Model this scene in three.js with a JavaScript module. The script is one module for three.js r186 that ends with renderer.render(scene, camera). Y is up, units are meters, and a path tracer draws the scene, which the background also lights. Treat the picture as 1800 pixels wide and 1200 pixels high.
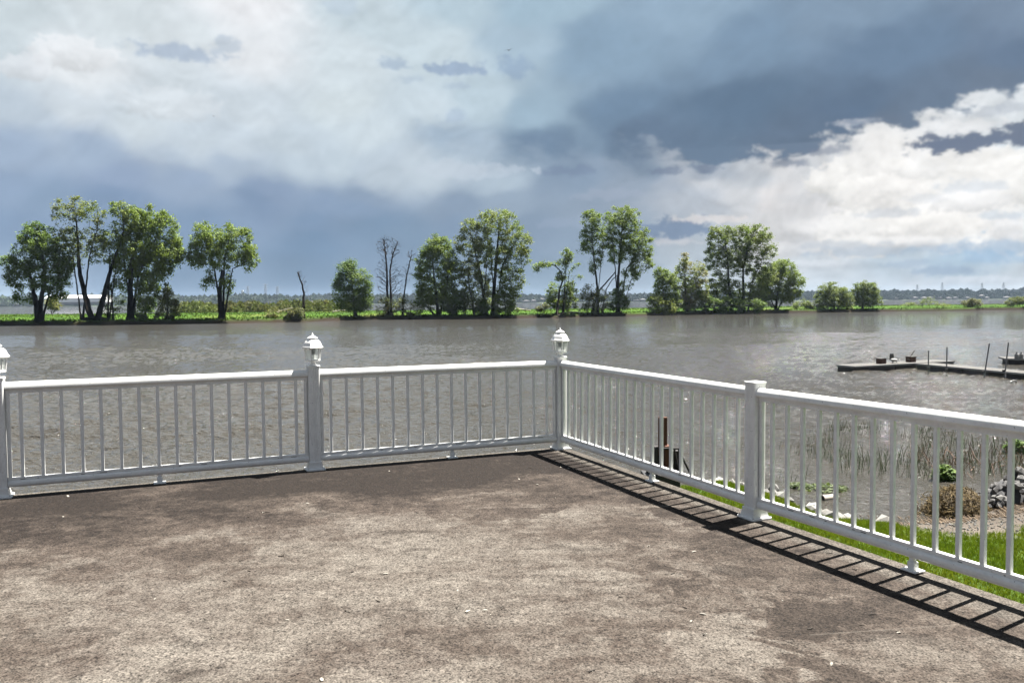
import * as THREE from 'three';
import { mergeGeometries, toCreasedNormals } from 'three/addons/utils/BufferGeometryUtils.js';
import { RoundedBoxGeometry } from 'three/addons/geometries/RoundedBoxGeometry.js';

// ---------------------------------------------------------------- camera, exposure, sun, sky
const FOCAL = 1455, PITCH = 0.0484, ROLL = -0.0075, EYE = 1.55, WATER = -2.35, EXPOSURE = 5;
const scene = new THREE.Scene();
const camera = new THREE.PerspectiveCamera((2 * Math.atan(600 / FOCAL) * 180) / Math.PI, 1.5, 0.1, 12000);
camera.position.set(0, EYE, 0);
camera.rotation.order = 'YXZ';
camera.rotation.set(-PITCH, 0, ROLL);
scene.add(camera);
const renderer = new THREE.WebGLRenderer({ antialias: true });
renderer.toneMapping = THREE.LinearToneMapping;
renderer.toneMappingExposure = EXPOSURE;
renderer.shadowMap.enabled = true;
const SUN_DIR = new THREE.Vector3(0.37, 1, -0.255).normalize();
const sun = new THREE.DirectionalLight(new THREE.Color(1, 0.955, 0.89), 5);
sun.name = 'sun';
sun.position.copy(SUN_DIR).multiplyScalar(120);
sun.castShadow = true;
sun.shadow.mapSize.set(4096, 4096);
Object.assign(sun.shadow.camera, { left: -40, right: 40, top: 40, bottom: -40, near: 1, far: 400 });
scene.add(sun, sun.target);
scene.fog = new THREE.FogExp2(new THREE.Color(0.6, 0.77, 1.0), 0.00005);

// ---------------------------------------------------------------- numbers and noise
const { clamp, lerp } = THREE.MathUtils;
const smooth = (a, b, x) => { const t = Math.min(1, Math.max(0, (x - a) / (b - a))); return t * t * (3 - 2 * t); };   // a may lie above b
function rng(seed) { let s = seed >>> 0; return () => { s = (s + 0x6d2b79f5) | 0; let t = Math.imul(s ^ (s >>> 15), 1 | s); t = (t + Math.imul(t ^ (t >>> 7), 61 | t)) ^ t; return ((t ^ (t >>> 14)) >>> 0) / 4294967296; }; }
const PERM = new Uint8Array(512), GX = new Float32Array(256), GY = new Float32Array(256);
{ const r = rng(77), p = [...Array(256).keys()]; for (let i = 255; i > 0; i--) { const j = (r() * (i + 1)) | 0; [p[i], p[j]] = [p[j], p[i]]; } for (let i = 0; i < 512; i++) PERM[i] = p[i & 255]; for (let i = 0; i < 256; i++) { const a = r() * 6.2831853; GX[i] = Math.cos(a); GY[i] = Math.sin(a); } }
function noise(x, y) {                                       // gradient noise, about -1 .. 1
  const fx = Math.floor(x), fy = Math.floor(y), u = x - fx, v = y - fy, X = fx & 255, Y = fy & 255;
  const a = PERM[PERM[X] + Y], b = PERM[PERM[X + 1] + Y], c = PERM[PERM[X] + Y + 1], d = PERM[PERM[X + 1] + Y + 1];
  const s = u * u * u * (u * (u * 6 - 15) + 10), t = v * v * v * (v * (v * 6 - 15) + 10);
  const n0 = GX[a] * u + GY[a] * v, n1 = GX[b] * (u - 1) + GY[b] * v, n2 = GX[c] * u + GY[c] * (v - 1), n3 = GX[d] * (u - 1) + GY[d] * (v - 1);
  return 1.5 * (n0 + s * (n1 - n0) + t * (n2 + s * (n3 - n2) - n0 - s * (n1 - n0)));
}
function fbm(x, y, n, gain = 0.5) { let a = 1, s = 0, w = 0; for (let i = 0; i < n; i++) { s += a * noise(x, y); w += a; a *= gain; x = x * 2.03 + 17.3; y = y * 2.03 - 9.1; } return s / w; }
function billow(x, y, n) { let a = 1, s = 0, w = 0; for (let i = 0; i < n; i++) { s += a * Math.abs(noise(x, y)); w += a; a *= 0.55; x = x * 2.07 + 5.7; y = y * 2.07 + 11.9; } return 1 - (2.2 * s) / w; }
function tileNoise(x, y, period, seed) {                     // gradient noise that repeats every «period» cells
  const fx = Math.floor(x), fy = Math.floor(y), u = x - fx, v = y - fy, m = (k) => ((k % period) + period) % period;
  const h = (i, j) => PERM[(PERM[(m(i) + seed) & 255] + m(j)) & 255];
  const a = h(fx, fy), b = h(fx + 1, fy), c = h(fx, fy + 1), d = h(fx + 1, fy + 1);
  const s = u * u * u * (u * (u * 6 - 15) + 10), t = v * v * v * (v * (v * 6 - 15) + 10);
  const n0 = GX[a] * u + GY[a] * v, n1 = GX[b] * (u - 1) + GY[b] * v, n2 = GX[c] * u + GY[c] * (v - 1), n3 = GX[d] * (u - 1) + GY[d] * (v - 1);
  return 1.5 * lerp(lerp(n0, n1, s), lerp(n2, n3, s), t);
}
const toLinear = (c) => (c <= 0.04045 ? c / 12.92 : Math.pow((c + 0.055) / 1.055, 2.4));
const toSRGB = (c) => (c <= 0.0031308 ? c * 12.92 : 1.055 * Math.pow(c, 1 / 2.4) - 0.055);
const lin3 = (c) => c.map((x) => toLinear(x / 255));

// the direction, and the point at a given height or forward distance, that a pixel of the 1800 x 1200 photograph shows
function dirOf(px, py) {
  const xr = (px - 900) / FOCAL, yr = -(py - 600) / FOCAL, cr = Math.cos(ROLL), sr = Math.sin(ROLL), c = Math.cos(PITCH), s = Math.sin(PITCH);
  const x = xr * cr - yr * sr, y = xr * sr + yr * cr;
  return new THREE.Vector3(x, y * c - s, -(c + y * s));
}
function onHeight(px, py, h) { const d = dirOf(px, py), t = (h - EYE) / d.y; return new THREE.Vector3(d.x * t, h, d.z * t); }
function atForward(px, py, fwd) { const d = dirOf(px, py), t = fwd / -d.z; return new THREE.Vector3(d.x * t, EYE + d.y * t, -fwd); }

// ---------------------------------------------------------------- sky: storm clouds over a bright patch of cumulus, computed per direction
{
  const W = 4096, H = 2048, data = new Float32Array(W * H * 4), DEG = 180 / Math.PI;
  const azel = (px, py) => { const d = dirOf(px, py); return [Math.atan2(d.x, -d.z) * DEG, Math.atan2(d.y, Math.hypot(d.x, d.z)) * DEG]; };
  const P = [];
  const pt = (flag, list) => { for (const [x, y, r, g, b] of list) { const [az, el] = azel(x, y); const grey = 0.3 * r + 0.59 * g + 0.11 * b; const cool = Math.max(0, b - r) * 0.07; P.push([az, el, ...lin3([r - cool, g + cool * 0.5, b].map((v) => grey + (v - grey) * 0.88)), flag]); } };
  pt(2, [[0, 10, 203, 214, 221], [220, 20, 214, 223, 229], [440, 5, 236, 238, 242], [640, 30, 200, 214, 224], [-250, 60, 190, 203, 214], [-250, 250, 160, 176, 200], [-250, 430, 142, 160, 190],
    [0, 85, 202, 213, 221], [130, 115, 226, 231, 236], [300, 60, 216, 224, 230], [450, 90, 228, 232, 237], [620, 100, 210, 221, 229], [0, 200, 190, 202, 217], [120, 185, 208, 217, 227], [300, 180, 212, 221, 229], [450, 205, 206, 216, 226], [600, 180, 212, 223, 230],
    [0, 262, 160, 176, 204], [150, 262, 163, 179, 206], [350, 250, 200, 211, 223], [500, 250, 198, 210, 222], [650, 235, 205, 217, 227], [0, 322, 147, 165, 197], [200, 302, 150, 166, 198], [400, 290, 172, 186, 208], [600, 288, 194, 207, 220], [740, 300, 194, 206, 219],
    [0, 400, 135, 155, 189], [200, 352, 131, 151, 186], [450, 352, 130, 149, 183], [650, 345, 140, 157, 185], [0, 478, 148, 168, 197], [250, 430, 122, 144, 179], [550, 430, 120, 143, 177], [720, 430, 126, 147, 177], [0, 520, 160, 180, 202], [300, 500, 118, 140, 171], [550, 500, 116, 138, 169], [760, 500, 124, 145, 173]]);
  pt(2, [[250, 222, 206, 216, 225], [400, 255, 199, 210, 222], [520, 288, 192, 205, 219], [680, 316, 190, 202, 216], [330, 312, 154, 170, 199], [480, 336, 141, 158, 190], [570, 352, 137, 155, 187], [630, 364, 134, 153, 185], [800, 362, 140, 157, 184], [560, 390, 127, 148, 182], [350, 392, 131, 152, 186], [100, 352, 141, 161, 193], [800, 402, 130, 149, 179], [660, 402, 125, 147, 179]]);
  pt(0, [[1180, 332, 170, 179, 195], [1120, 300, 128, 144, 168], [1250, 296, 160, 169, 184], [1330, 312, 192, 197, 205], [1420, 296, 204, 207, 212], [1300, 345, 205, 207, 211]]);
  pt(1, [[800, 20, 184, 203, 218], [950, 10, 164, 187, 208], [1200, 10, 150, 172, 198], [1500, 10, 134, 154, 181], [1790, 10, 127, 144, 171], [760, 85, 202, 216, 226], [900, 80, 170, 190, 210], [1050, 80, 141, 164, 191], [1300, 80, 128, 150, 179], [1550, 90, 112, 132, 162], [1790, 90, 107, 124, 153], [2050, 60, 115, 132, 160],
    [750, 190, 204, 217, 228], [850, 170, 190, 207, 221], [950, 200, 158, 180, 202], [1100, 190, 117, 139, 169], [1300, 190, 100, 120, 149], [1500, 200, 97, 115, 144], [1650, 180, 108, 124, 150], [780, 258, 163, 181, 204], [950, 252, 114, 134, 163], [1150, 250, 103, 121, 149], [1400, 250, 101, 117, 143], [1550, 225, 110, 123, 146], [1750, 150, 112, 126, 150]]);
  pt(0, [[880, 312, 178, 193, 210], [1000, 312, 140, 157, 183], [1100, 320, 152, 165, 186], [1250, 312, 203, 206, 212], [1400, 302, 219, 219, 221], [1550, 290, 240, 239, 237], [1700, 300, 226, 230, 235], [1790, 270, 222, 229, 235], [900, 350, 150, 166, 189], [1050, 352, 145, 160, 183], [1200, 350, 185, 192, 204], [1350, 350, 221, 219, 219], [1500, 350, 233, 232, 232], [1600, 345, 244, 242, 239], [1750, 360, 225, 230, 235],
    [950, 400, 135, 152, 178], [880, 440, 130, 149, 177], [1000, 440, 138, 155, 180], [1200, 450, 176, 186, 198], [1100, 430, 142, 158, 181], [1350, 420, 213, 213, 214], [1480, 400, 224, 224, 225], [1650, 395, 243, 241, 239], [1750, 432, 160, 184, 207], [1590, 442, 182, 195, 208], [950, 500, 134, 154, 178], [1150, 485, 152, 167, 186], [1250, 500, 190, 198, 207], [1450, 480, 196, 204, 212], [1600, 480, 188, 200, 212], [1700, 470, 168, 187, 206], [1790, 490, 200, 208, 215], [2050, 330, 220, 224, 230], [2050, 480, 190, 200, 210], [1600, 515, 200, 206, 212], [1780, 515, 202, 208, 213]]);
  const low = [[780, 262], [900, 290], [1000, 292], [1100, 288], [1200, 278], [1300, 282], [1390, 276], [1480, 246], [1560, 229], [1640, 212], [1700, 186], [1800, 150], [2000, 90]].map(([x, y]) => azel(x, y));
  const lowEdge = (az) => { if (az <= low[0][0]) return low[0][1]; for (let i = 1; i < low.length; i++) if (az < low[i][0]) return lerp(low[i - 1][1], low[i][1], (az - low[i - 1][0]) / (low[i][0] - low[i - 1][0])); return low[low.length - 1][1]; };
  const shepard = (az, el, flag, out) => {
    let w = 0, r = 0, g = 0, b = 0;
    for (let i = 0; i < P.length; i++) {
      const p = P[i]; if (p[5] !== 2 && p[5] !== flag) continue;
      const dx = (az - p[0]) * 0.8, dy = (el - p[1]) * 1.25, d = dx * dx + dy * dy + 0.35, k = 1 / (d * d);
      w += k; r += k * p[2]; g += k * p[3]; b += k * p[4];
    }
    out[0] = r / w; out[1] = g / w; out[2] = b / w;
  };
  const puffs = [[1690, 252, 66, 15, [97, 110, 133], 0.97, 0.5], [1640, 240, 18, 9, [104, 116, 138], 0.9, 0.5], [1800, 236, 38, 20, [100, 112, 134], 0.95, 0.5], [1190, 404, 66, 18, [121, 140, 166], 0.92, 0.4], [310, 93, 62, 15, [168, 184, 205], 0.75, 0.7], [400, 80, 24, 16, [176, 191, 208], 0.55, 0.7], [690, 113, 27, 10, [163, 182, 203], 0.7, 0.7], [800, 122, 50, 13, [150, 170, 196], 0.8, 0.6], [720, 140, 24, 7, [180, 196, 212], 0.6, 0.7], [800, 152, 22, 6, [176, 193, 210], 0.6, 0.7], [905, 120, 26, 20, [150, 172, 197], 0.7, 0.7], [800, 206, 22, 14, [168, 186, 206], 0.6, 0.8], [735, 218, 10, 16, [182, 198, 213], 0.5, 0.8], [600, 12, 30, 22, [186, 202, 216], 0.6, 0.8],
    [1660, 477, 45, 8, [150, 168, 189], 0.75, 0.5], [1600, 464, 40, 7, [160, 177, 196], 0.6, 0.6], [1770, 440, 75, 22, [152, 178, 203], 0.7, 0.7], [1560, 440, 120, 10, [168, 184, 201], 0.6, 0.6], [1640, 396, 92, 24, [247, 245, 241], 0.85, 0.3], [1560, 335, 60, 40, [248, 246, 243], 0.75, 0.3], [1700, 355, 60, 18, [240, 240, 240], 0.7, 0.3], [1590, 425, 60, 10, [238, 237, 235], 0.7, 0.3], [1790, 400, 40, 24, [242, 242, 242], 0.8, 0.3], [1250, 384, 60, 8, [226, 221, 219], 0.7, 0.5], [1190, 425, 40, 7, [205, 205, 210], 0.6, 0.6], [1500, 216, 30, 7, [170, 178, 192], 0.6, 0.6], [1700, 222, 40, 12, [236, 237, 238], 0.7, 0.4], [1770, 190, 40, 12, [190, 197, 207], 0.6, 0.5], [1450, 400, 60, 18, [232, 231, 230], 0.45, 0.35], [1380, 440, 50, 12, [226, 226, 227], 0.6, 0.3], [1530, 290, 40, 22, [244, 243, 241], 0.6, 0.3], [1620, 300, 36, 18, [242, 242, 241], 0.6, 0.3], [1420, 465, 60, 8, [214, 219, 225], 0.6, 0.3], [1710, 492, 60, 7, [214, 220, 226], 0.6, 0.3], [1560, 376, 46, 9, [204, 209, 216], 0.6, 0.7], [1710, 328, 46, 11, [212, 219, 227], 0.6, 0.7], [1480, 432, 70, 9, [198, 205, 213], 0.65, 0.7], [1630, 350, 30, 8, [214, 218, 223], 0.5, 0.7], [1420, 350, 50, 10, [208, 210, 213], 0.5, 0.7], [1760, 380, 30, 8, [196, 208, 220], 0.6, 0.7], [1170, 302, 24, 8, [113, 127, 150], 0.7, 0.6], [1240, 298, 22, 8, [112, 126, 148], 0.75, 0.55], [1390, 286, 30, 8, [112, 125, 146], 0.7, 0.8], [1450, 266, 34, 9, [114, 126, 147], 0.6, 0.8], [1005, 300, 44, 10, [120, 137, 163], 0.6, 0.7], [130, 96, 62, 26, [236, 239, 242], 0.65, 0.25], [40, 120, 42, 20, [230, 234, 239], 0.6, 0.25], [300, 185, 80, 28, [222, 229, 235], 0.5, 0.35], [870, 300, 60, 13, [190, 203, 217], 0.6, 0.4], [800, 300, 70, 16, [198, 209, 221], 0.5, 0.4], [1080, 342, 60, 10, [163, 175, 194], 0.5, 0.6], [1000, 392, 70, 9, [152, 168, 190], 0.5, 0.6]].map(([x, y, rx, ry, c, o, soft]) => [...azel(x, y), rx / FOCAL * DEG, ry / FOCAL * DEG, lin3(c), o, soft]);
  { const r = rng(23), heap = []; for (let i = 0; i < 64; i++) { const x = 1470 + r() * 380, y = 290 + r() * 138 + Math.max(0, 1500 - x) * 0.35, s = 16 + r() * 40, v = 236 + r() * 12; heap.push([x, y, s * 1.25, s * 0.62, [v, v - 1, v - 4], 0.78, 0.2]); }
    heap.sort((a, b) => a[1] - b[1]); for (const [x, y, rx, ry, c, o, soft] of heap) puffs.unshift([...azel(x, y), rx / FOCAL * DEG, ry / FOCAL * DEG, lin3(c), o, soft]);
    puffs.splice(0, heap.length, ...puffs.slice(0, heap.length).reverse()); }
  const A = [0, 0, 0], B = [0, 0, 0], C = [0, 0, 0];
  const darkC = lin3([126, 138, 156]), midC = lin3([180, 190, 202]), paleC = lin3([218, 224, 230]), floorC = lin3([120, 116, 110]);
  function color(az, el, x, y, z) {
    // the whole dome: broken storm cloud, from the same colours as the part in view
    const k = 1 / (Math.max(y, 0) + 0.22), n = fbm(x * k * 0.9 + 3.1, z * k * 0.9 - 7.7, 5), t = clamp(0.15 + n * 1.1, 0, 1);
    for (let c = 0; c < 3; c++) C[c] = t < 0.5 ? lerp(darkC[c], midC[c], t * 2) : lerp(midC[c], paleC[c], t * 2 - 1);
    const seen = (1 - smooth(36, 52, Math.abs(az))) * (1 - smooth(28, 56, el));
    if (seen <= 0.001) return C;
    const wx = fbm(az * 0.16 + 4.2, el * 0.3 + 1.7, 4) * lerp(1.7, 2.6, smooth(-5, 8, az)), wy = fbm(az * 0.16 - 8.3, el * 0.3 + 6.1, 4) * lerp(0.9, 1.5, smooth(-5, 8, az));
    const a2 = az + wx, e2 = el + wy;
    const edgeN = fbm(az * 0.34 + 2.2 + el * 0.1, el * 0.6 + 9.9, 6, 0.58) * 3.4 - 0.3;
    const soft = lerp(1.9, 0.45, smooth(2, 14, az)), m = smooth(-soft, soft, el - lowEdge(az) + edgeN * lerp(0.5, 0.8, smooth(0, 6, az)));
    if (m > 0) shepard(a2, e2, 1, A);
    if (m < 1) shepard(a2, e2, 0, B);
    for (let c = 0; c < 3; c++) A[c] = m <= 0 ? B[c] : m >= 1 ? A[c] : lerp(B[c], A[c], m);
    // relief: billowing lit from the upper right
    const right = smooth(8, 15, az) * (1 - m) * (1 - smooth(10, 15, el)), left = (1 - smooth(-4, 2, az)) * smooth(6, 11, el);
    const ra = az * 0.81 + el * 0.59, re = el * 0.81 - az * 0.42;
    const q1 = fbm(ra * 0.11, re * 0.16 + 40, 3) * 0.35, s1 = billow(ra * 0.17 + 1.3 + q1, re * 0.25 + q1, 5), s2 = billow(ra * 0.17 + 1.36 + q1, re * 0.25 + 0.1 + q1, 5);
    const relief = (s1 - s2) * (0.07 + 0.24 * right + 0.08 * left) + fbm(ra * 0.3, re * 0.5 + 20, 5) * (0.075 + 0.05 * right) + (billow(ra * 0.4 + 7, re * 0.6, 4) - 0.35) * 0.06 * m;
    for (let c = 0; c < 3; c++) A[c] *= clamp(1 + relief, 0.55, 1.3);
    for (let i = 0; i < puffs.length; i++) {
      const p = puffs[i], dx = (az - p[0]) / p[2], dy = (el - p[1]) / p[3];
      if (dx * dx + dy * dy > 7) continue;
      const lit = p[6] <= 0.35, nn = lit ? (0.45 - billow(az * 0.9 + i * 3.3, el * 1.1 - i * 1.7, 5)) * 0.75 : fbm(az * 1.0 + i * 3.3, el * 1.5 - i * 1.7, 6, 0.62) * 1.75, under = lit ? lerp(0.74, 1.03, smooth(-1.0, 0.35, dy + dx * 0.25 + nn * 0.9)) : 1, r = Math.sqrt(dx * dx + (dy < 0 ? dy * dy * 1.5 : dy * dy));
      const o = p[5] * smooth(1.05 + p[6] * 0.35, 1.05 - p[6] * 0.75, r + nn * 0.75);
      if (o > 0) for (let c = 0; c < 3; c++) A[c] = lerp(A[c], p[4][c] * under * (1 + relief * 0.8), o);
    }
    for (let c = 0; c < 3; c++) C[c] = lerp(C[c], A[c], seen);
    return C;
  }
  for (let row = 0; row < H; row++) {
    const up = ((row + 0.5) / H - 0.5) * Math.PI, y = Math.sin(up), el = up * DEG, c2 = Math.cos(up);
    for (let col = 0; col < W; col++) {
      const o = (row * W + col) * 4;
      if (el < -1.2) { data[o] = floorC[0] / EXPOSURE; data[o + 1] = floorC[1] / EXPOSURE; data[o + 2] = floorC[2] / EXPOSURE; data[o + 3] = 1; continue; }
      const th = ((col + 0.5) / W - 0.5) * 2 * Math.PI, x = Math.cos(th) * c2, z = Math.sin(th) * c2, az = Math.atan2(x, -z) * DEG;
      const wide = Math.abs(az) > 52 || el > 56;
      if (wide && (col & 1) && col > 0) { for (let c = 0; c < 4; c++) data[o + c] = data[o - 4 + c]; continue; }
      const k = color(az, el, x, y, z);
      data[o] = k[0] / EXPOSURE; data[o + 1] = k[1] / EXPOSURE; data[o + 2] = k[2] / EXPOSURE; data[o + 3] = 1;
    }
  }
  const sky = new THREE.DataTexture(data, W, H, THREE.RGBAFormat, THREE.FloatType);
  sky.mapping = THREE.EquirectangularReflectionMapping;
  sky.magFilter = sky.minFilter = THREE.LinearFilter;
  sky.needsUpdate = true;
  scene.background = sky;
  scene.environment = sky;
}

// ---------------------------------------------------------------- names, labels, small geometry helpers
const used = new Map();
function numbered(name) { const n = used.get(name) ?? 0; used.set(name, n + 1); return n ? `${name}_${String(n).padStart(3, '0')}` : name; }
function tag(o, label, category, group, kind) { Object.assign(o.userData, { label, category }); if (group) o.userData.group = group; if (kind) o.userData.kind = kind; return o; }
function thing(name, label, category, pos = [0, 0, 0], turn = 0, group) {
  const o = new THREE.Group(); o.name = numbered(name); o.position.set(...(pos.isVector3 ? pos.toArray() : pos)); o.rotation.y = turn; scene.add(o); return tag(o, label, category, group);
}
function mesh(name, geo, mat, parent = scene, pos) {
  const o = new THREE.Mesh(geo, mat); o.name = parent === scene ? numbered(name) : name; o.castShadow = o.receiveShadow = true; if (pos) o.position.set(...pos); parent.add(o); return o;
}
function struct(name, geo, mat, label) { const o = mesh(name, geo, mat); o.userData.kind = 'structure'; if (label) o.userData.label = label; return o; }
function copyOf(src, name, label, group) { const c = src.clone(); c.name = numbered(name); c.userData = { ...src.userData }; if (label) c.userData.label = label; if (group) c.userData.group = group; scene.add(c); return c; }
const box = (w, h, d, x = 0, y = 0, z = 0, r = 0) => (r ? new RoundedBoxGeometry(w, h, d, 2, r) : new THREE.BoxGeometry(w, h, d)).translate(x, y, z);
const cyl = (r0, r1, h, n, x = 0, y = 0, z = 0) => new THREE.CylinderGeometry(r1, r0, h, n).translate(x, y, z);
const plain = (g) => { const o = g.index ? g.toNonIndexed() : g; for (const k of Object.keys(o.attributes)) if (!['position', 'normal', 'uv'].includes(k)) o.deleteAttribute(k); return o; };
const merge = (list) => mergeGeometries(list.map(plain));
function bar(a, b, r0, r1 = r0, n = 6) {                      // a tapered round bar between two points
  const A = new THREE.Vector3(...a), B = new THREE.Vector3(...b), d = B.clone().sub(A), g = new THREE.CylinderGeometry(r1, r0, d.length(), n);
  g.applyQuaternion(new THREE.Quaternion().setFromUnitVectors(new THREE.Vector3(0, 1, 0), d.normalize())); g.translate((a[0] + b[0]) / 2, (a[1] + b[1]) / 2, (a[2] + b[2]) / 2); return g;
}
function prism(points, len, crease = 0.6) {                    // a closed outline in (z, y), drawn out along x from 0 to len
  const s = new THREE.Shape(points.map(([z, y]) => new THREE.Vector2(z, y)));
  const g = new THREE.ExtrudeGeometry(s, { depth: len, bevelEnabled: false, steps: 1 });
  g.rotateY(Math.PI / 2); g.scale(1, 1, 1);                    // z of the outline now runs along -x.. : local x = depth, z = -outline x
  return toCreasedNormals(g, crease);
}
function roundRect(w, h, r, n = 4) { const p = []; for (const [cx, cy, a0] of [[w / 2 - r, h / 2 - r, 0], [-w / 2 + r, h / 2 - r, 1], [-w / 2 + r, -h / 2 + r, 2], [w / 2 - r, -h / 2 + r, 3]]) for (let i = 0; i <= n; i++) { const a = (a0 + i / n) * Math.PI / 2; p.push([cx + r * Math.cos(a), cy + r * Math.sin(a)]); } return p; }
function geoFrom(pos, idx, extra = {}) { const g = new THREE.BufferGeometry(); g.setAttribute('position', new THREE.Float32BufferAttribute(pos, 3)); if (idx) g.setIndex(idx); for (const [k, [a, n]] of Object.entries(extra)) g.setAttribute(k, new THREE.Float32BufferAttribute(a, n)); return g; }
function dataTex(size, fn, { srgb = false, repeat = [1, 1], h = size } = {}) {
  const d = new Uint8Array(size * h * 4), out = [0, 0, 0];
  for (let y = 0; y < h; y++) for (let x = 0; x < size; x++) { fn(x, y, out); const o = (y * size + x) * 4; for (let c = 0; c < 3; c++) d[o + c] = clamp(Math.round(out[c] * 255), 0, 255); d[o + 3] = 255; }
  const t = new THREE.DataTexture(d, size, h, THREE.RGBAFormat); t.wrapS = t.wrapT = THREE.RepeatWrapping; t.magFilter = t.minFilter = THREE.LinearFilter; t.repeat.set(...repeat);
  if (srgb) t.colorSpace = THREE.SRGBColorSpace; t.needsUpdate = true; return t;
}
const std = (rgb, roughness = 0.8, more = {}) => new THREE.MeshStandardMaterial({ color: new THREE.Color().setRGB(...rgb), roughness, ...more });
const phys = (rgb, roughness, more = {}) => new THREE.MeshPhysicalMaterial({ color: new THREE.Color().setRGB(...rgb), roughness, ...more });

// ---------------------------------------------------------------- materials shared by several things
const grainTex = dataTex(512, (x, y, o) => { const v = 0.5 + 0.3 * tileNoise(x / 8, y / 8, 64, 3) + 0.25 * tileNoise(x / 3.2, y / 3.2, 160, 9) + 0.12 * tileNoise(x / 40, y / 40, 12.8 | 0, 21); o[0] = o[1] = o[2] = v; });
const paintTex = (() => { const r = rng(5); const specks = [...Array(70)].map(() => [r() * 512, r() * 512, 0.6 + r() * 1.6]);
  return dataTex(512, (x, y, o) => { let v = 0.97 + 0.03 * tileNoise(x / 64, y / 64, 8, 2) + 0.025 * tileNoise(x / 16, y / 16, 32, 7); const d = clamp(tileNoise(x / 32, y / 128, 16, 31) * 2 - 0.7, 0, 1) * 0.06; v -= d; let k = 1; for (const s of specks) { const q = Math.hypot(x - s[0], y - s[1]); if (q < s[2]) k = 0.25; } o[0] = v * k; o[1] = v * k * 0.998; o[2] = v * k * 0.985; }, { srgb: true, repeat: [1.6, 1.6] }); })();
const M = {
  white: phys([0.69, 0.697, 0.7], 0.4, { map: paintTex, specularIntensity: 0.8 }),
  whiteLamp: phys([0.72, 0.72, 0.7], 0.4, {}),
  chip: std([0.02, 0.02, 0.02], 0.9),
  glass: phys([0.9, 0.92, 0.9], 0.5, { transmission: 1, thickness: 0, ior: 1.45 }),
  solar: phys([0.01, 0.022, 0.045], 0.15, { clearcoat: 0.6 }),
  steel: std([0.3, 0.31, 0.32], 0.4, { metalness: 0.8 }),
  concrete: std([0.09, 0.082, 0.07], 0.92, { bumpMap: grainTex, bumpScale: 0.003 }),
  bark: std([0.075, 0.062, 0.05], 0.95),
  paleBark: std([0.1, 0.09, 0.08], 0.95),
  deadWood: std([0.09, 0.074, 0.064], 0.9),
  driftwood: std([0.3, 0.27, 0.23], 0.9),
  rust: std([0.045, 0.019, 0.012], 0.9, { bumpMap: grainTex, bumpScale: 0.004 }),
  redRust: std([0.085, 0.034, 0.018], 0.9, { bumpMap: grainTex, bumpScale: 0.004 }),
  darkIron: std([0.016, 0.014, 0.013], 0.75, { bumpMap: grainTex, bumpScale: 0.003 }),
  black: std([0.012, 0.012, 0.013], 0.7),
  dockTop: phys([0.085, 0.084, 0.08], 0.9, { specularIntensity: 0.2, bumpMap: grainTex, bumpScale: 0.003 }),
  dockEdge: phys([0.2, 0.2, 0.195], 0.8, { specularIntensity: 0.3 }),
  galv: std([0.13, 0.13, 0.135], 0.5, { metalness: 0.4 }),
};
const leafMat = new THREE.MeshPhysicalMaterial({ color: 0xffffff, vertexColors: true, roughness: 0.75, side: THREE.DoubleSide, transmission: 0.5, thickness: 0, specularIntensity: 0.3 });
M.leaf = leafMat;

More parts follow.
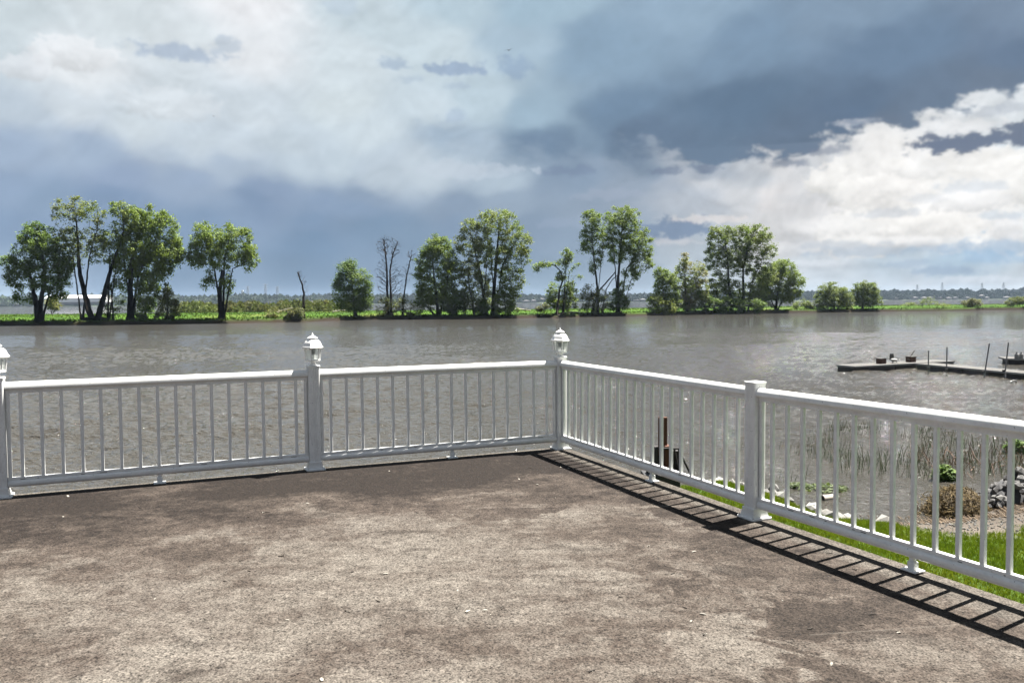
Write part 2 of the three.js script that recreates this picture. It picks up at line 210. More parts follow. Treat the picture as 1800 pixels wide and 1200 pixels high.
// ---------------------------------------------------------------- water: wind ripples as real waves near, finer ripples in the normal map
{
  const N = 1024, hgt = new Float32Array(N * N);
  for (let y = 0; y < N; y++) for (let x = 0; x < N; x++) {
    const u = x / N, v = y / N; let h = 0;
    for (const [f, a, s] of [[10, 1, 11], [17, 0.85, 23], [29, 0.6, 51], [53, 0.36, 87], [97, 0.2, 130]]) { const w = tileNoise(u * f * 0.7 | 0 ? u * f : u * f, v * f, f, s); h += a * (1 - 1.6 * Math.abs(w)); }
    hgt[y * N + x] = h;
  }
  const at = (x, y) => hgt[((y + N) % N) * N + ((x + N) % N)];
  const rippleTex = dataTex(N, (x, y, o) => { const dx = (at(x + 1, y) - at(x - 1, y)) * 3.2, dy = (at(x, y + 1) - at(x, y - 1)) * 3.2, l = 1 / Math.hypot(dx, dy, 1); o[0] = 0.5 - dx * l * 0.5; o[1] = 0.5 - dy * l * 0.5; o[2] = 0.5 + l * 0.5; }, { repeat: [1 / 4.7, 1 / 3.1] });
  M.water = phys([0.034, 0.0313, 0.0262], 0.04, { ior: 1.333, normalMap: rippleTex, normalScale: new THREE.Vector2(1.0, 1.0) });
  const wave = (x, z) => {
    const d = Math.hypot(x, z), patch = 0.75 + 0.75 * noise(x * 0.045 + 3, z * 0.07), fade = 1 - smooth(70, 150, d);
    const fine = 1 - 0.75 * smooth(45, 120, d), X = x + 0.25 * z;
    let h = 0.11 * noise(X * 0.3, z * 0.45 + 4) + fine * (0.18 * (0.5 - Math.abs(noise(X * 0.85 + 9, z * 1.4))) + 0.1 * (0.5 - Math.abs(noise(X * 1.8 + 0.3 * Math.sin(z), z * 2.6 + 13))) + 0.03 * (0.5 - Math.abs(noise(X * 3.3 + 31, z * 5))));
    return h * fade * clamp(patch, 0.3, 1.6) * lerp(1, 0.3, smooth(14.5, 12.5, Math.hypot(x - 7.6, z + 16) + 8) * 1);
  };
  const rows = [], cols = 620; let d = 5.2; while (d < 160) { rows.push(d); d += Math.max(0.075, d * 0.0052); }
  const far = [165, 180, 200, 230, 270, 330, 420, 560, 800, 1200, 1800, 2600]; const pos = [], uv = [], idx = [], all = [...rows, ...far], c0 = -48, c1 = 50;
  for (const r of all) for (let j = 0; j <= cols; j++) { const a = Math.tan((lerp(c0, c1, j / cols) * Math.PI) / 180), x = r * a, z = -r; pos.push(x, WATER + (r < 160 ? wave(x, z) : 0), z); uv.push(x, z); }
  for (let i = 0; i + 1 < all.length; i++) for (let j = 0; j < cols; j++) { const a = i * (cols + 1) + j, b = a + cols + 1; idx.push(a, a + 1, b + 1, a, b + 1, b); }
  const g = geoFrom(pos, idx, { uv: [uv, 2] }); g.computeVertexNormals();
  struct('water', g, M.water, 'brown wind-rippled river water');
}

// ---------------------------------------------------------------- deck
const TH = 1.1611, L2 = new THREE.Vector2(-Math.sin(TH), -Math.cos(TH)), R2 = new THREE.Vector2(Math.cos(TH + 0.0035), -Math.sin(TH + 0.0035));   // fence directions in (x, forward)
const COR = new THREE.Vector2(0.503, 8.6378), N2 = new THREE.Vector2(-R2.y, R2.x).negate();   // N2 points from the right fence into the deck
if (N2.x > 0) N2.negate();
const P1 = COR.clone().addScaledVector(L2, 2.5622).add(new THREE.Vector2(0.0, 0.03)), P0 = COR.clone().addScaledVector(L2, 5.0654), P3 = COR.clone().addScaledVector(R2, 3.0685);
const D2 = new THREE.Vector2(Math.cos(1.138), -Math.sin(1.138)), P4 = P3.clone().addScaledVector(D2, 3.05);
const M2 = new THREE.Vector2(-L2.y, L2.x);                       // from the left fence into the deck
if (M2.y > 0) M2.negate();
{
  const off = 0.075, out = (p, a, s) => p.clone().addScaledVector(a, s);
  const far = out(out(COR, M2, -off), N2, -off), rightMid = out(P3, N2, -off), rightEnd = out(out(P3, D2, 9), new THREE.Vector2(-D2.y, D2.x).multiplyScalar(-1).dot(N2) > 0 ? N2 : N2, -off);
  const leftEnd = out(out(COR, L2, 16), M2, -off);
  const ring = [far, rightMid, rightEnd, new THREE.Vector2(rightEnd.x - 3, -6), new THREE.Vector2(-16, -6), leftEnd];
  const T = 9.2, ox = -5, oz = 1.6, SZ = 2048;
  const scr = rng(8), lines = [...Array(14)].map(() => { const x = -4.5 + scr() * 7, y = 2.8 + scr() * 5, a = scr() * 6.28, l = 0.15 + scr() * 0.6; return [x, y, x + Math.cos(a) * l, y + Math.sin(a) * l, 0.0035 + scr() * 0.005]; });
  const seg = (x, y, s) => { const dx = s[2] - s[0], dy = s[3] - s[1], t = clamp(((x - s[0]) * dx + (y - s[1]) * dy) / (dx * dx + dy * dy), 0, 1); return Math.hypot(x - s[0] - t * dx, y - s[1] - t * dy); };
  const cellsOf = new Map(); lines.forEach((s, i) => { for (let t = 0; t <= 20; t++) { const k = `${Math.floor(lerp(s[0], s[2], t / 20) * 4)},${Math.floor(lerp(s[1], s[3], t / 20) * 4)}`; if (!cellsOf.has(k)) cellsOf.set(k, new Set()); cellsOf.get(k).add(i); } });
  const grit = rng(41), brown = [0.04, 0.0322, 0.0265], dark = [0.0105, 0.0082, 0.0068], pale = [0.083, 0.074, 0.0635], conc = [0.078, 0.07, 0.06];
  const ring1 = onHeight(300, 1140, 0);
  const tex = dataTex(SZ, (px, py, o) => {
    const x = ox + (px / SZ) * T, f = oz + (py / SZ) * T, q = [x - COR.x, f - COR.y];
    const dl = q[0] * M2.x + q[1] * M2.y, dr = q[0] * N2.x + q[1] * N2.y;        // distance from the left and the right fence
    const wxx = 0.22 * fbm(x * 2.3 + 50, f * 2.3, 4, 0.6), wff = 0.22 * fbm(x * 2.3, f * 2.3 + 70, 4, 0.6), big = fbm(x * 0.55 + 3 + wxx, f * 0.7 + 1 + wff, 6, 0.6), mid = fbm(x * 1.5 - 4 + 1.5 * wxx, f * 2.1 + 8 + 1.5 * wff, 7, 0.66), fine = fbm(x * 9, f * 11, 4, 0.65), sp = noise(x * 95, f * 95) * 0.62 + noise(x * 41 + 7, f * 41) * 0.38;
    let lightness = smooth(0.55, 2.5, dl + 0.6 * big + 0.3 * mid) * (0.75 + 0.25 * smooth(0, 2, dr));
    lightness = clamp(lightness * 0.8 + 0.42 * big + 0.66 * mid + 0.24 * fine - 0.07, 0, 1);
    const blot = smooth(0.06, 0.24, fbm(x * 1.1 + 12 + 2 * wxx, f * 1.6 - 6 + 2 * wff, 7, 0.64)) * smooth(2.6, 1.1, dr) * 0.72; lightness *= 1 - blot;
    const stain = smooth(0.2, 0.42, fbm(x * 1.1 - 22 + 2 * wxx, f * 2.8 + 16 + 2 * wff, 7, 0.64)) * 0.75; 
    let r, g, b; const t = lightness;
    for (let c = 0; c < 3; c++) { let v = t < 0.5 ? lerp(dark[c] * 1.25, brown[c], t * 2) : lerp(brown[c], pale[c], t * 2 - 1); v = lerp(v, dark[c] * 1.3, stain * (1 - t * 0.4)); o[c] = v; }
    const edge = smooth(0.2, 0.11, dr + 0.02 * fine + 0.015 * mid) * 0.75; for (let c = 0; c < 3; c++) o[c] = lerp(o[c], conc[c] * (0.86 + 0.3 * fine + 0.2 * mid), edge);
    const lip = smooth(0.03, -0.01, dl + 0.01 * fine); for (let c = 0; c < 3; c++) o[c] = lerp(o[c], conc[c] * 1.15, lip * 0.8);
    let k = 1 + sp * 0.85 + fine * 0.34 + (grit() - 0.5) * 1.3; 
    const ds = noise(x * 21 + 3, f * 27) + 0.4 * noise(x * 47, f * 50); if (ds > 0.72) k *= 0.66; else if (ds < -0.86) k *= 1.25;
    const crack = Math.abs(noise(x * 2.6 + 40, f * 2.6) + 0.35 * noise(x * 9, f * 9 + 5)); if (crack < 0.012 && noise(x * 0.8 + 4, f * 0.8) > 0.1) k *= 0.72;
    const list = cellsOf.get(`${Math.floor(x * 4)},${Math.floor(f * 4)}`); let s = 0; if (list) for (const i of list) { const w = lines[i][4]; s = Math.max(s, smooth(w * 1.6, w * 0.4, seg(x, f, lines[i]) + 0.003 * sp)); }
    const rr = Math.abs(Math.hypot((x - ring1.x) * 0.9, f + ring1.z) - 0.16); if (x < ring1.x + 0.06 && rr < 0.006) s = Math.max(s, 0.8);
    for (let c = 0; c < 3; c++) o[c] = toSRGB(clamp(lerp(o[c] * k, pale[c] * 1.1, s * 0.3 * smooth(0.6, 1.6, dl)), 0.004, 0.5));
  }, { srgb: true });
  tex.wrapS = tex.wrapT = THREE.MirroredRepeatWrapping;
  const bump = grainTex.clone(); bump.repeat.set(T / 1.1, T / 1.1); bump.needsUpdate = true;
  M.deck = phys([1, 1, 1], 0.92, { specularIntensity: 0.22, map: tex, bumpMap: bump, bumpScale: 0.006 });
  const shape = new THREE.Shape(ring.map((p) => new THREE.Vector2(p.x, p.y)));
  const top = new THREE.ShapeGeometry(shape); { const p = top.attributes.position, uv = top.attributes.uv; for (let i = 0; i < p.count; i++) { const x = p.getX(i), f = p.getY(i); uv.setXY(i, (x - ox) / T, (f - oz) / T); p.setXYZ(i, x, 0, -f); } top.computeVertexNormals(); if (top.attributes.normal.getY(0) < 0) { const ix = top.index.array; for (let i = 0; i < ix.length; i += 3) [ix[i], ix[i + 2]] = [ix[i + 2], ix[i]]; top.computeVertexNormals(); } }
  struct('deck', top, M.deck, 'weathered brown deck surface with pale scuffs');
  const wp = [], wi = []; ring.forEach((p, i) => { const n = ring[(i + 1) % ring.length], k = wp.length / 3; wp.push(p.x, -0.001, -p.y, n.x, -0.001, -n.y, n.x, -4, -n.y, p.x, -4, -p.y); wi.push(k, k + 1, k + 2, k, k + 2, k + 3); });
  const wall = geoFrom(wp, wi, { uv: [wp.map(() => 0).slice(0, (wp.length / 3) * 2), 2] }); wall.computeVertexNormals();
  M.wall = std([0.1, 0.092, 0.08], 0.95, { side: THREE.DoubleSide });
  struct('deck_wall', wall, M.wall, 'concrete retaining wall under the deck edge');
  // litter lying on the deck: flakes of shell, seed husks and twigs
  const r = rng(19), flake = new THREE.IcosahedronGeometry(1, 0).scale(1, 0.22, 0.5), twig = new THREE.CylinderGeometry(0.12, 0.2, 2, 5).rotateZ(Math.PI / 2), mats = [std([1, 1, 1], 0.8), std([1, 1, 1], 0.9)];
  const spots = [[758, 913], [795, 905], [480, 1054], [372, 1122], [505, 1090], [610, 1075], [822, 1075], [565, 1195], [462, 901], [1040, 1180], [1240, 1115], [540, 885], [830, 875], [155, 948], [95, 925], [1092, 1027], [1215, 1092], [1580, 1112], [1140, 960], [1260, 970]];
  const make = (name, geo, mat, n, tint, sz) => { const im = new THREE.InstancedMesh(geo, mat, n), m4 = new THREE.Matrix4(), q = new THREE.Quaternion(), c = new THREE.Color(); for (let i = 0; i < n; i++) { let p; if (i < spots.length) p = onHeight(...spots[i], 0); else { const f = 3 + r() * 5; p = new THREE.Vector3(-3.8 + r() * 6 - 0.0, 0, -f); } const w = (p.x - COR.x) * N2.x + (-p.z - COR.y) * N2.y, l2 = (p.x - COR.x) * M2.x + (-p.z - COR.y) * M2.y; if (w < 0.1 || l2 < 0.1) p.set(-1 + r(), 0, -4 - r()); const s = sz * (0.4 + r() * 0.9); q.setFromEuler(new THREE.Euler((r() - 0.5) * 0.3, r() * 6.3, (r() - 0.5) * 0.3)); m4.compose(new THREE.Vector3(p.x, s * 0.2, p.z), q, new THREE.Vector3(s, s, s)); im.setMatrixAt(i, m4); const v = 0.6 + r() * 0.7; im.setColorAt(i, c.setRGB(tint[0] * v, tint[1] * v, tint[2] * v)); } im.name = name; im.castShadow = true; im.userData = { kind: 'stuff', label: name === 'litter_flakes' ? 'small pale shell and husk flakes littering the deck' : 'small dark twigs and seed husks littering the deck' }; scene.add(im); };
  make('litter_flakes', flake, mats[0], 46, [0.2, 0.185, 0.155], 0.015);
  make('litter_twigs', twig, mats[1], 110, [0.03, 0.024, 0.018], 0.014);
}

// ---------------------------------------------------------------- railing: posts, lanterns, panels
const w3 = (p, y = 0) => [p.x, y, -p.y];
const turnOf = (d) => Math.atan2(d.y, d.x);                     // rotation about y that takes +x to the direction (x, forward)
{
  const POST = 0.108, half = POST / 2;
  const outline = []; { const base = roundRect(POST, POST, 0.016, 4); const per = base.length / 4; for (let s = 0; s < 4; s++) { for (let i = 0; i < per; i++) outline.push(base[s * per + i]); const a = base[s * per + per - 1], b = base[((s + 1) * per) % base.length], nx = (a[0] + b[0]) / 2 / half, ny = (a[1] + b[1]) / 2 / half; for (const [t, dp] of [[0.3, 0], [0.34, 1], [0.42, 1], [0.46, 0], [0.54, 0], [0.58, 1], [0.66, 1], [0.7, 0]]) outline.push([lerp(a[0], b[0], t) - nx * dp * 0.003, lerp(a[1], b[1], t) - ny * dp * 0.003]); } }
  const postGeo = toCreasedNormals(new THREE.ExtrudeGeometry(new THREE.Shape(outline.map(([x, y]) => new THREE.Vector2(x, y))), { depth: 0.95, bevelEnabled: false }).rotateX(-Math.PI / 2), 0.5);
  const bevelSlab = (w, h, r, b) => new THREE.ExtrudeGeometry(new THREE.Shape(roundRect(w - 2 * b, w - 2 * b, r, 4).map(([x, y]) => new THREE.Vector2(x, y))), { depth: h - 2 * b, bevelSize: b, bevelThickness: b, bevelSegments: 2 }).rotateX(-Math.PI / 2).translate(0, b, 0);
  const capGeo = merge([bevelSlab(0.1165, 0.015, 0.012, 0.004), bevelSlab(0.112, 0.01, 0.016, 0.002).translate(0, -0.009, 0)]).translate(0, 0.958, 0);
  const skirt = new THREE.CylinderGeometry(0.118 / Math.SQRT2, 0.142 / Math.SQRT2, 0.05, 4, 1).rotateY(Math.PI / 4).translate(0, 0.04, 0), collar = box(0.12, 0.02, 0.12, 0, 0.072, 0, 0.004);
  const baseGeo = toCreasedNormals(merge([bevelSlab(0.176, 0.016, 0.01, 0.004), skirt, collar]), 0.5);
  const screwGeo = merge([[-1, -1], [1, -1], [1, 1], [-1, 1]].map(([a, b]) => new THREE.CylinderGeometry(0.006, 0.007, 0.006, 8).translate(a * 0.075, 0.018, b * 0.075)));
  function post(p, turn, name, label) {
    const t = thing(name, label, 'railing post', w3(p), turn);
    mesh('shaft', postGeo, M.white, t, [0, 0.012, 0]); mesh('cap', capGeo, M.white, t); mesh('base', baseGeo, M.white, t); mesh('screws', screwGeo, M.steel, t).userData.kind = 'stuff';
    return t;
  }
  post(COR, turnOf(R2), 'railing_post', 'white railing post at the far corner of the deck, carrying a lantern');
  post(P1, turnOf(L2), 'railing_post', 'white railing post in the middle of the left-hand railing, carrying a lantern');
  post(P0, turnOf(L2), 'railing_post', 'white railing post cut off by the left edge of the picture');
  post(P3, turnOf(D2), 'railing_post', 'white railing post with a flat cap and no lantern, beside the lawn');
  post(P4, turnOf(D2), 'railing_post', 'white railing post at the near end of the right-hand railing, out of the picture');

  // lantern, hexagonal
  const lathe = (pts, n, crease) => toCreasedNormals(new THREE.LatheGeometry(pts.map(([r, y]) => new THREE.Vector2(r, y)), n), crease);
  const roofGeo = lathe([[0.0, 0.165], [0.09, 0.158], [0.098, 0.16], [0.106, 0.167], [0.104, 0.174], [0.094, 0.185], [0.087, 0.202], [0.078, 0.222], [0.062, 0.238], [0.046, 0.245], [0.043, 0.248], [0.0, 0.248]], 6, 0.7);
  const hatGeo = lathe([[0, 0.246], [0.037, 0.246], [0.037, 0.257], [0.05, 0.258], [0.05, 0.263], [0.034, 0.272], [0.018, 0.281], [0.009, 0.289], [0.0095, 0.296], [0.004, 0.306], [0.0, 0.316]], 16, 0.6);
  const neckGeo = lathe([[0, 0.0], [0.036, 0.0], [0.036, 0.006], [0.028, 0.01], [0.027, 0.03], [0.05, 0.034], [0.07, 0.037], [0.075, 0.04], [0.074, 0.052], [0, 0.052]], 6, 0.5);
  const rt = 0.082, rb = 0.068, y0 = 0.05, y1 = 0.162, bars = [], panes = [];
  for (let i = 0; i < 6; i++) {
    const a = (i / 6) * Math.PI * 2, b = ((i + 1) / 6) * Math.PI * 2, c = (r, t, y) => [r * Math.sin(t), y, r * Math.cos(t)];
    bars.push(bar(c(rb, a, y0), c(rt, a, y1), 0.0065, 0.0065, 6));
    panes.push(geoFrom([...c(rb - 0.003, a, y0), ...c(rb - 0.003, b, y0), ...c(rt - 0.003, b, y1), ...c(rt - 0.003, a, y1)], [0, 1, 2, 0, 2, 3], { uv: [[0, 0, 1, 0, 1, 1, 0, 1], 2] }));
    panes[i].computeVertexNormals();
  }
  const bulbGeo = lathe([[0, 0.098], [0.021, 0.098], [0.031, 0.158], [0, 0.158]], 12, 0.5);
  const LS = 0.95, light = thing('post_lantern', 'white hexagonal lantern on the post at the far corner of the deck', 'lantern', w3(COR, 0.978), turnOf(R2) + 0.35);
  mesh('roof', roofGeo, M.whiteLamp, light); mesh('finial', hatGeo, M.whiteLamp, light); mesh('neck', neckGeo, M.whiteLamp, light); mesh('bulb', bulbGeo, M.solar, light);
  for (const g of bars) mesh('frame_bar', g, M.whiteLamp, light);
  for (const g of panes) mesh('pane', g, M.glass, light);
  light.scale.setScalar(LS);
  const l1 = copyOf(light, 'post_lantern', 'white hexagonal lantern on the post in the middle of the left-hand railing'); l1.position.set(...w3(P1, 0.978)); l1.rotation.y = turnOf(L2) + 0.66;
  const l0 = copyOf(light, 'post_lantern', 'white hexagonal lantern cut off by the left edge of the picture'); l0.position.set(...w3(P0, 0.978)); l0.rotation.y = turnOf(L2) + 0.5;

  // panels
  const topProfile = [[-0.017, -0.036], [0.017, -0.036], [0.017, -0.008], [0.036, -0.004], [0.043, 0.006]]; for (let i = 1; i < 12; i++) { const a = (i / 12) * Math.PI; topProfile.push([0.043 * Math.cos(a), 0.012 + 0.044 * Math.sin(a)]); } topProfile.push([-0.043, 0.006], [-0.036, -0.004], [-0.017, -0.008]);
  const botProfile = []; for (let i = 0; i < 18; i++) { const a = Math.PI / 2 + 0.45 + (i / 17) * (2 * Math.PI - 0.9); botProfile.push([0.031 * Math.cos(a), 0.031 * Math.sin(a)]); } botProfile.push([0.016, 0.03], [0.016, 0.048], [0.014, 0.05], [-0.014, 0.05], [-0.016, 0.048], [-0.016, 0.03]);
  const TOP = 0.876, BOT = 0.105, balGeo = toCreasedNormals(new THREE.ExtrudeGeometry(new THREE.Shape(roundRect(0.027, 0.027, 0.007, 3).map(([x, y]) => new THREE.Vector2(x, y))), { depth: 1, bevelEnabled: false, curveSegments: 3 }).rotateX(-Math.PI / 2), 0.5);
  const footGeo = merge([box(0.03, 0.1, 0.03, 0, 0.055, 0, 0.004), box(0.044, 0.05, 0.042, 0, 0.03, 0, 0.005), box(0.1, 0.01, 0.085, 0, 0.005, 0, 0.003)]);
  const chipR = rng(6);
  function panel(a, b, n, pitch, feet, label, lift = 0) {
    const d = b.clone().sub(a), full = d.length(), len = full - POST - 0.004, dir = d.normalize(), s = a.clone().addScaledVector(dir, POST / 2 + 0.002);
    const t = thing('balustrade', label, 'railing', w3(s), turnOf(dir)); const tilt = Math.atan2(lift, full);
    const inner = t; t.rotation.order = 'YXZ'; t.rotation.z = tilt;
    mesh('top_rail', prism(topProfile, len), M.white, inner, [0, TOP, 0]);
    mesh('bottom_rail', prism(botProfile, len), M.white, inner, [0, BOT, 0]);
    const y0b = BOT + 0.05, hb = TOP - 0.036 - y0b, start = (len - (n - 1) * pitch) / 2;
    const put = (x, name, sx = 1) => { const m = mesh(name, balGeo, M.white, inner, [x, y0b, 0]); m.scale.set(sx, hb, 1); return m; };
    for (let i = 0; i < n; i++) put(start + i * pitch, 'baluster');
    put(0.016, 'end_strip', 1.1); put(len - 0.016, 'end_strip', 1.1);
    for (const k of feet) { const f = mesh('support_foot', footGeo, M.white, inner, [start + k * pitch, 0, 0]); f.scale.y = 1; }
    const chips = []; for (let i = 0; i < 9; i++) { const w = 0.008 + chipR() * 0.05; chips.push(box(w, 0.0035, 0.002, 0.1 + chipR() * (len - 0.2), BOT + 0.033, 0.0165).clone(), box(w * 0.7, 0.003, 0.002, 0.1 + chipR() * (len - 0.2), BOT + 0.033, -0.0165)); }
    const ch = mesh('paint_chips', merge(chips), M.chip, inner); ch.userData.kind = 'stuff';
    return t;
  }
  panel(P0, P1, 16, 0.1462, [7], 'white railing panel at the left, between the cut-off post and the middle lantern post');
  panel(P1, COR, 16, 0.1492, [8], 'white railing panel between the two lantern posts, facing the river');
  panel(COR, P3, 20, 0.142, [11], 'white railing panel from the corner lantern post to the flat-capped post');
  panel(P3, P4, 20, 0.1415, [8], 'white railing panel nearest the camera at the right, above the lawn', 0.016);
}

// ---------------------------------------------------------------- island across the channel
const SHORE = [[-420, 574], [-150, 573], [0, 572.3], [150, 571], [300, 569.6], [430, 567.6], [533, 565.6], [640, 562], [760, 560.6], [900, 559.6], [1000, 557.6], [1110, 555], [1250, 552.4], [1400, 549.6], [1500, 548], [1600, 547], [1700, 545.6], [1800, 544], [1950, 542.2], [2200, 540]].map(([x, y]) => ({ px: x, p: onHeight(x, y, WATER) }));
function shoreAt(px) { let i = 0; while (i < SHORE.length - 2 && SHORE[i + 1].px < px) i++; const a = SHORE[i], b = SHORE[i + 1], t = (px - a.px) / (b.px - a.px); return -lerp(a.p.z, b.p.z, t); }
const groundRise = (u) => -0.05 + 0.9 * smooth(0, 1.2, u) + 0.5 * smooth(2.5, 25, u) - 1.5 * smooth(70, 118, u);   // height above the water, u metres behind the shoreline
// a point on the island «back» metres behind the waterline that the pixel column px crosses
function onIsland(px, back) { const f = shoreAt(px) + back, p = atForward(px, 545, f); p.y = WATER + groundRise(back) - 0.05; return p; }
{
  const r = rng(31), pos = [], col = [], uv = [], idx = [], nu = 150, us = [-1.5, -0.6, 0, 0.35, 0.7, 1.1, 1.6, 2.2, 3, 4, 5.5, 7.5, 10, 13, 17, 22, 28, 35, 43, 52, 62, 72, 82, 92, 100, 106, 112, 118, 126];
  for (let i = 0; i <= nu; i++) { const px = lerp(-420, 2200, i / nu), f0 = shoreAt(px); for (const u of us) {
    const jag = u < 3 ? fbm(px * 0.03, 3.3, 3) * 0.8 : 0, thin = lerp(1, 0.9, smooth(900, 1500, px)), f = f0 + u * thin + jag, p = atForward(px, 545, f);
    const n = fbm(p.x * 0.11, p.z * 0.11, 4), bankN = fbm(p.x * 0.5, u * 0.9, 3);
    pos.push(p.x, WATER + (u < 0 ? -0.5 + u * 0.2 : groundRise(u) + n * 0.16 * smooth(0, 3, u) + bankN * 0.14 * (1 - smooth(1.5, 4, u))), p.z); uv.push(p.x, p.z);
    const sand = smooth(3.2, 1.2, u) * smooth(0.3, 0.55, fbm(px * 0.013 + 2, 8.8, 3)), g = smooth(0.4, 1.6, u + bankN * 0.8), bright = smooth(0.25, -0.2, n), t = fbm(p.x * 0.05 + 30, p.z * 0.03, 4);
    let c = [lerp(0.02, 0.042, bright), lerp(0.046, 0.085, bright), lerp(0.006, 0.008, bright)]; if (t > 0.15) c = c.map((v, k) => lerp(v, [0.075, 0.09, 0.02][k], smooth(0.15, 0.5, t)));
    const bank = [0.022, 0.016, 0.012]; c = bank.map((v, k) => lerp(v, c[k], g)); c = c.map((v, k) => lerp(v, [0.16, 0.125, 0.075][k], sand)); col.push(...c); } }
  const m = us.length; for (let i = 0; i < nu; i++) for (let j = 0; j + 1 < m; j++) { const a = i * m + j, b = a + m; idx.push(a, b, b + 1, a, b + 1, a + 1); }
  const g = geoFrom(pos, idx, { color: [col, 3], uv: [uv, 2] }); g.computeVertexNormals();
  struct('island_ground', g, new THREE.MeshPhysicalMaterial({ vertexColors: true, roughness: 0.95, side: THREE.DoubleSide, specularIntensity: 0.15 }), 'low grassy island with an eroded brown bank');
  // rough grass standing on it
  const blade = geoFrom([-0.5, 0, 0, 0.5, 0, 0, 0.1, 1, 0.1, -0.3, 0, 0.3, 0.3, 0, -0.3, 0.5, 0.8, 0.2, 0.1, 0, 0.4, -0.4, 0, -0.2, -0.55, 0.85, 0], [0, 1, 2, 3, 4, 5, 6, 7, 8]); blade.computeVertexNormals();
  const n = 22000, im = new THREE.InstancedMesh(blade, new THREE.MeshPhysicalMaterial({ color: 0xffffff, roughness: 0.9, side: THREE.DoubleSide, transmission: 0.4, thickness: 0, specularIntensity: 0.1 }), n), m4 = new THREE.Matrix4(), q = new THREE.Quaternion(), c = new THREE.Color();
  for (let i = 0; i < n; i++) { const px = -60 + r() * 1960, u = 0.8 + Math.pow(r(), 1.6) * 95, p = onIsland(px, u), s = 0.12 + r() * 0.2 + (u < 4 ? r() * 0.15 : 0); q.setFromEuler(new THREE.Euler(0, r() * 6.3, 0)); m4.compose(p, q, new THREE.Vector3(s * 0.9, s * (0.6 + r() * 0.7), s * 0.9)); im.setMatrixAt(i, m4);
    const k = 0.6 + r() * 0.7, y = r() < 0.25 + 0.5 * smooth(0, 0.3, noise(p.x * 0.05, p.z * 0.04)) ? 1 : 0; im.setColorAt(i, c.setRGB(k * lerp(0.045, 0.08, y), k * lerp(0.088, 0.108, y), k * lerp(0.008, 0.012, y))); }
  im.name = 'grass'; im.receiveShadow = im.castShadow = true; im.userData = { kind: 'stuff', label: 'bright green rough grass covering the island' }; scene.add(im);
}

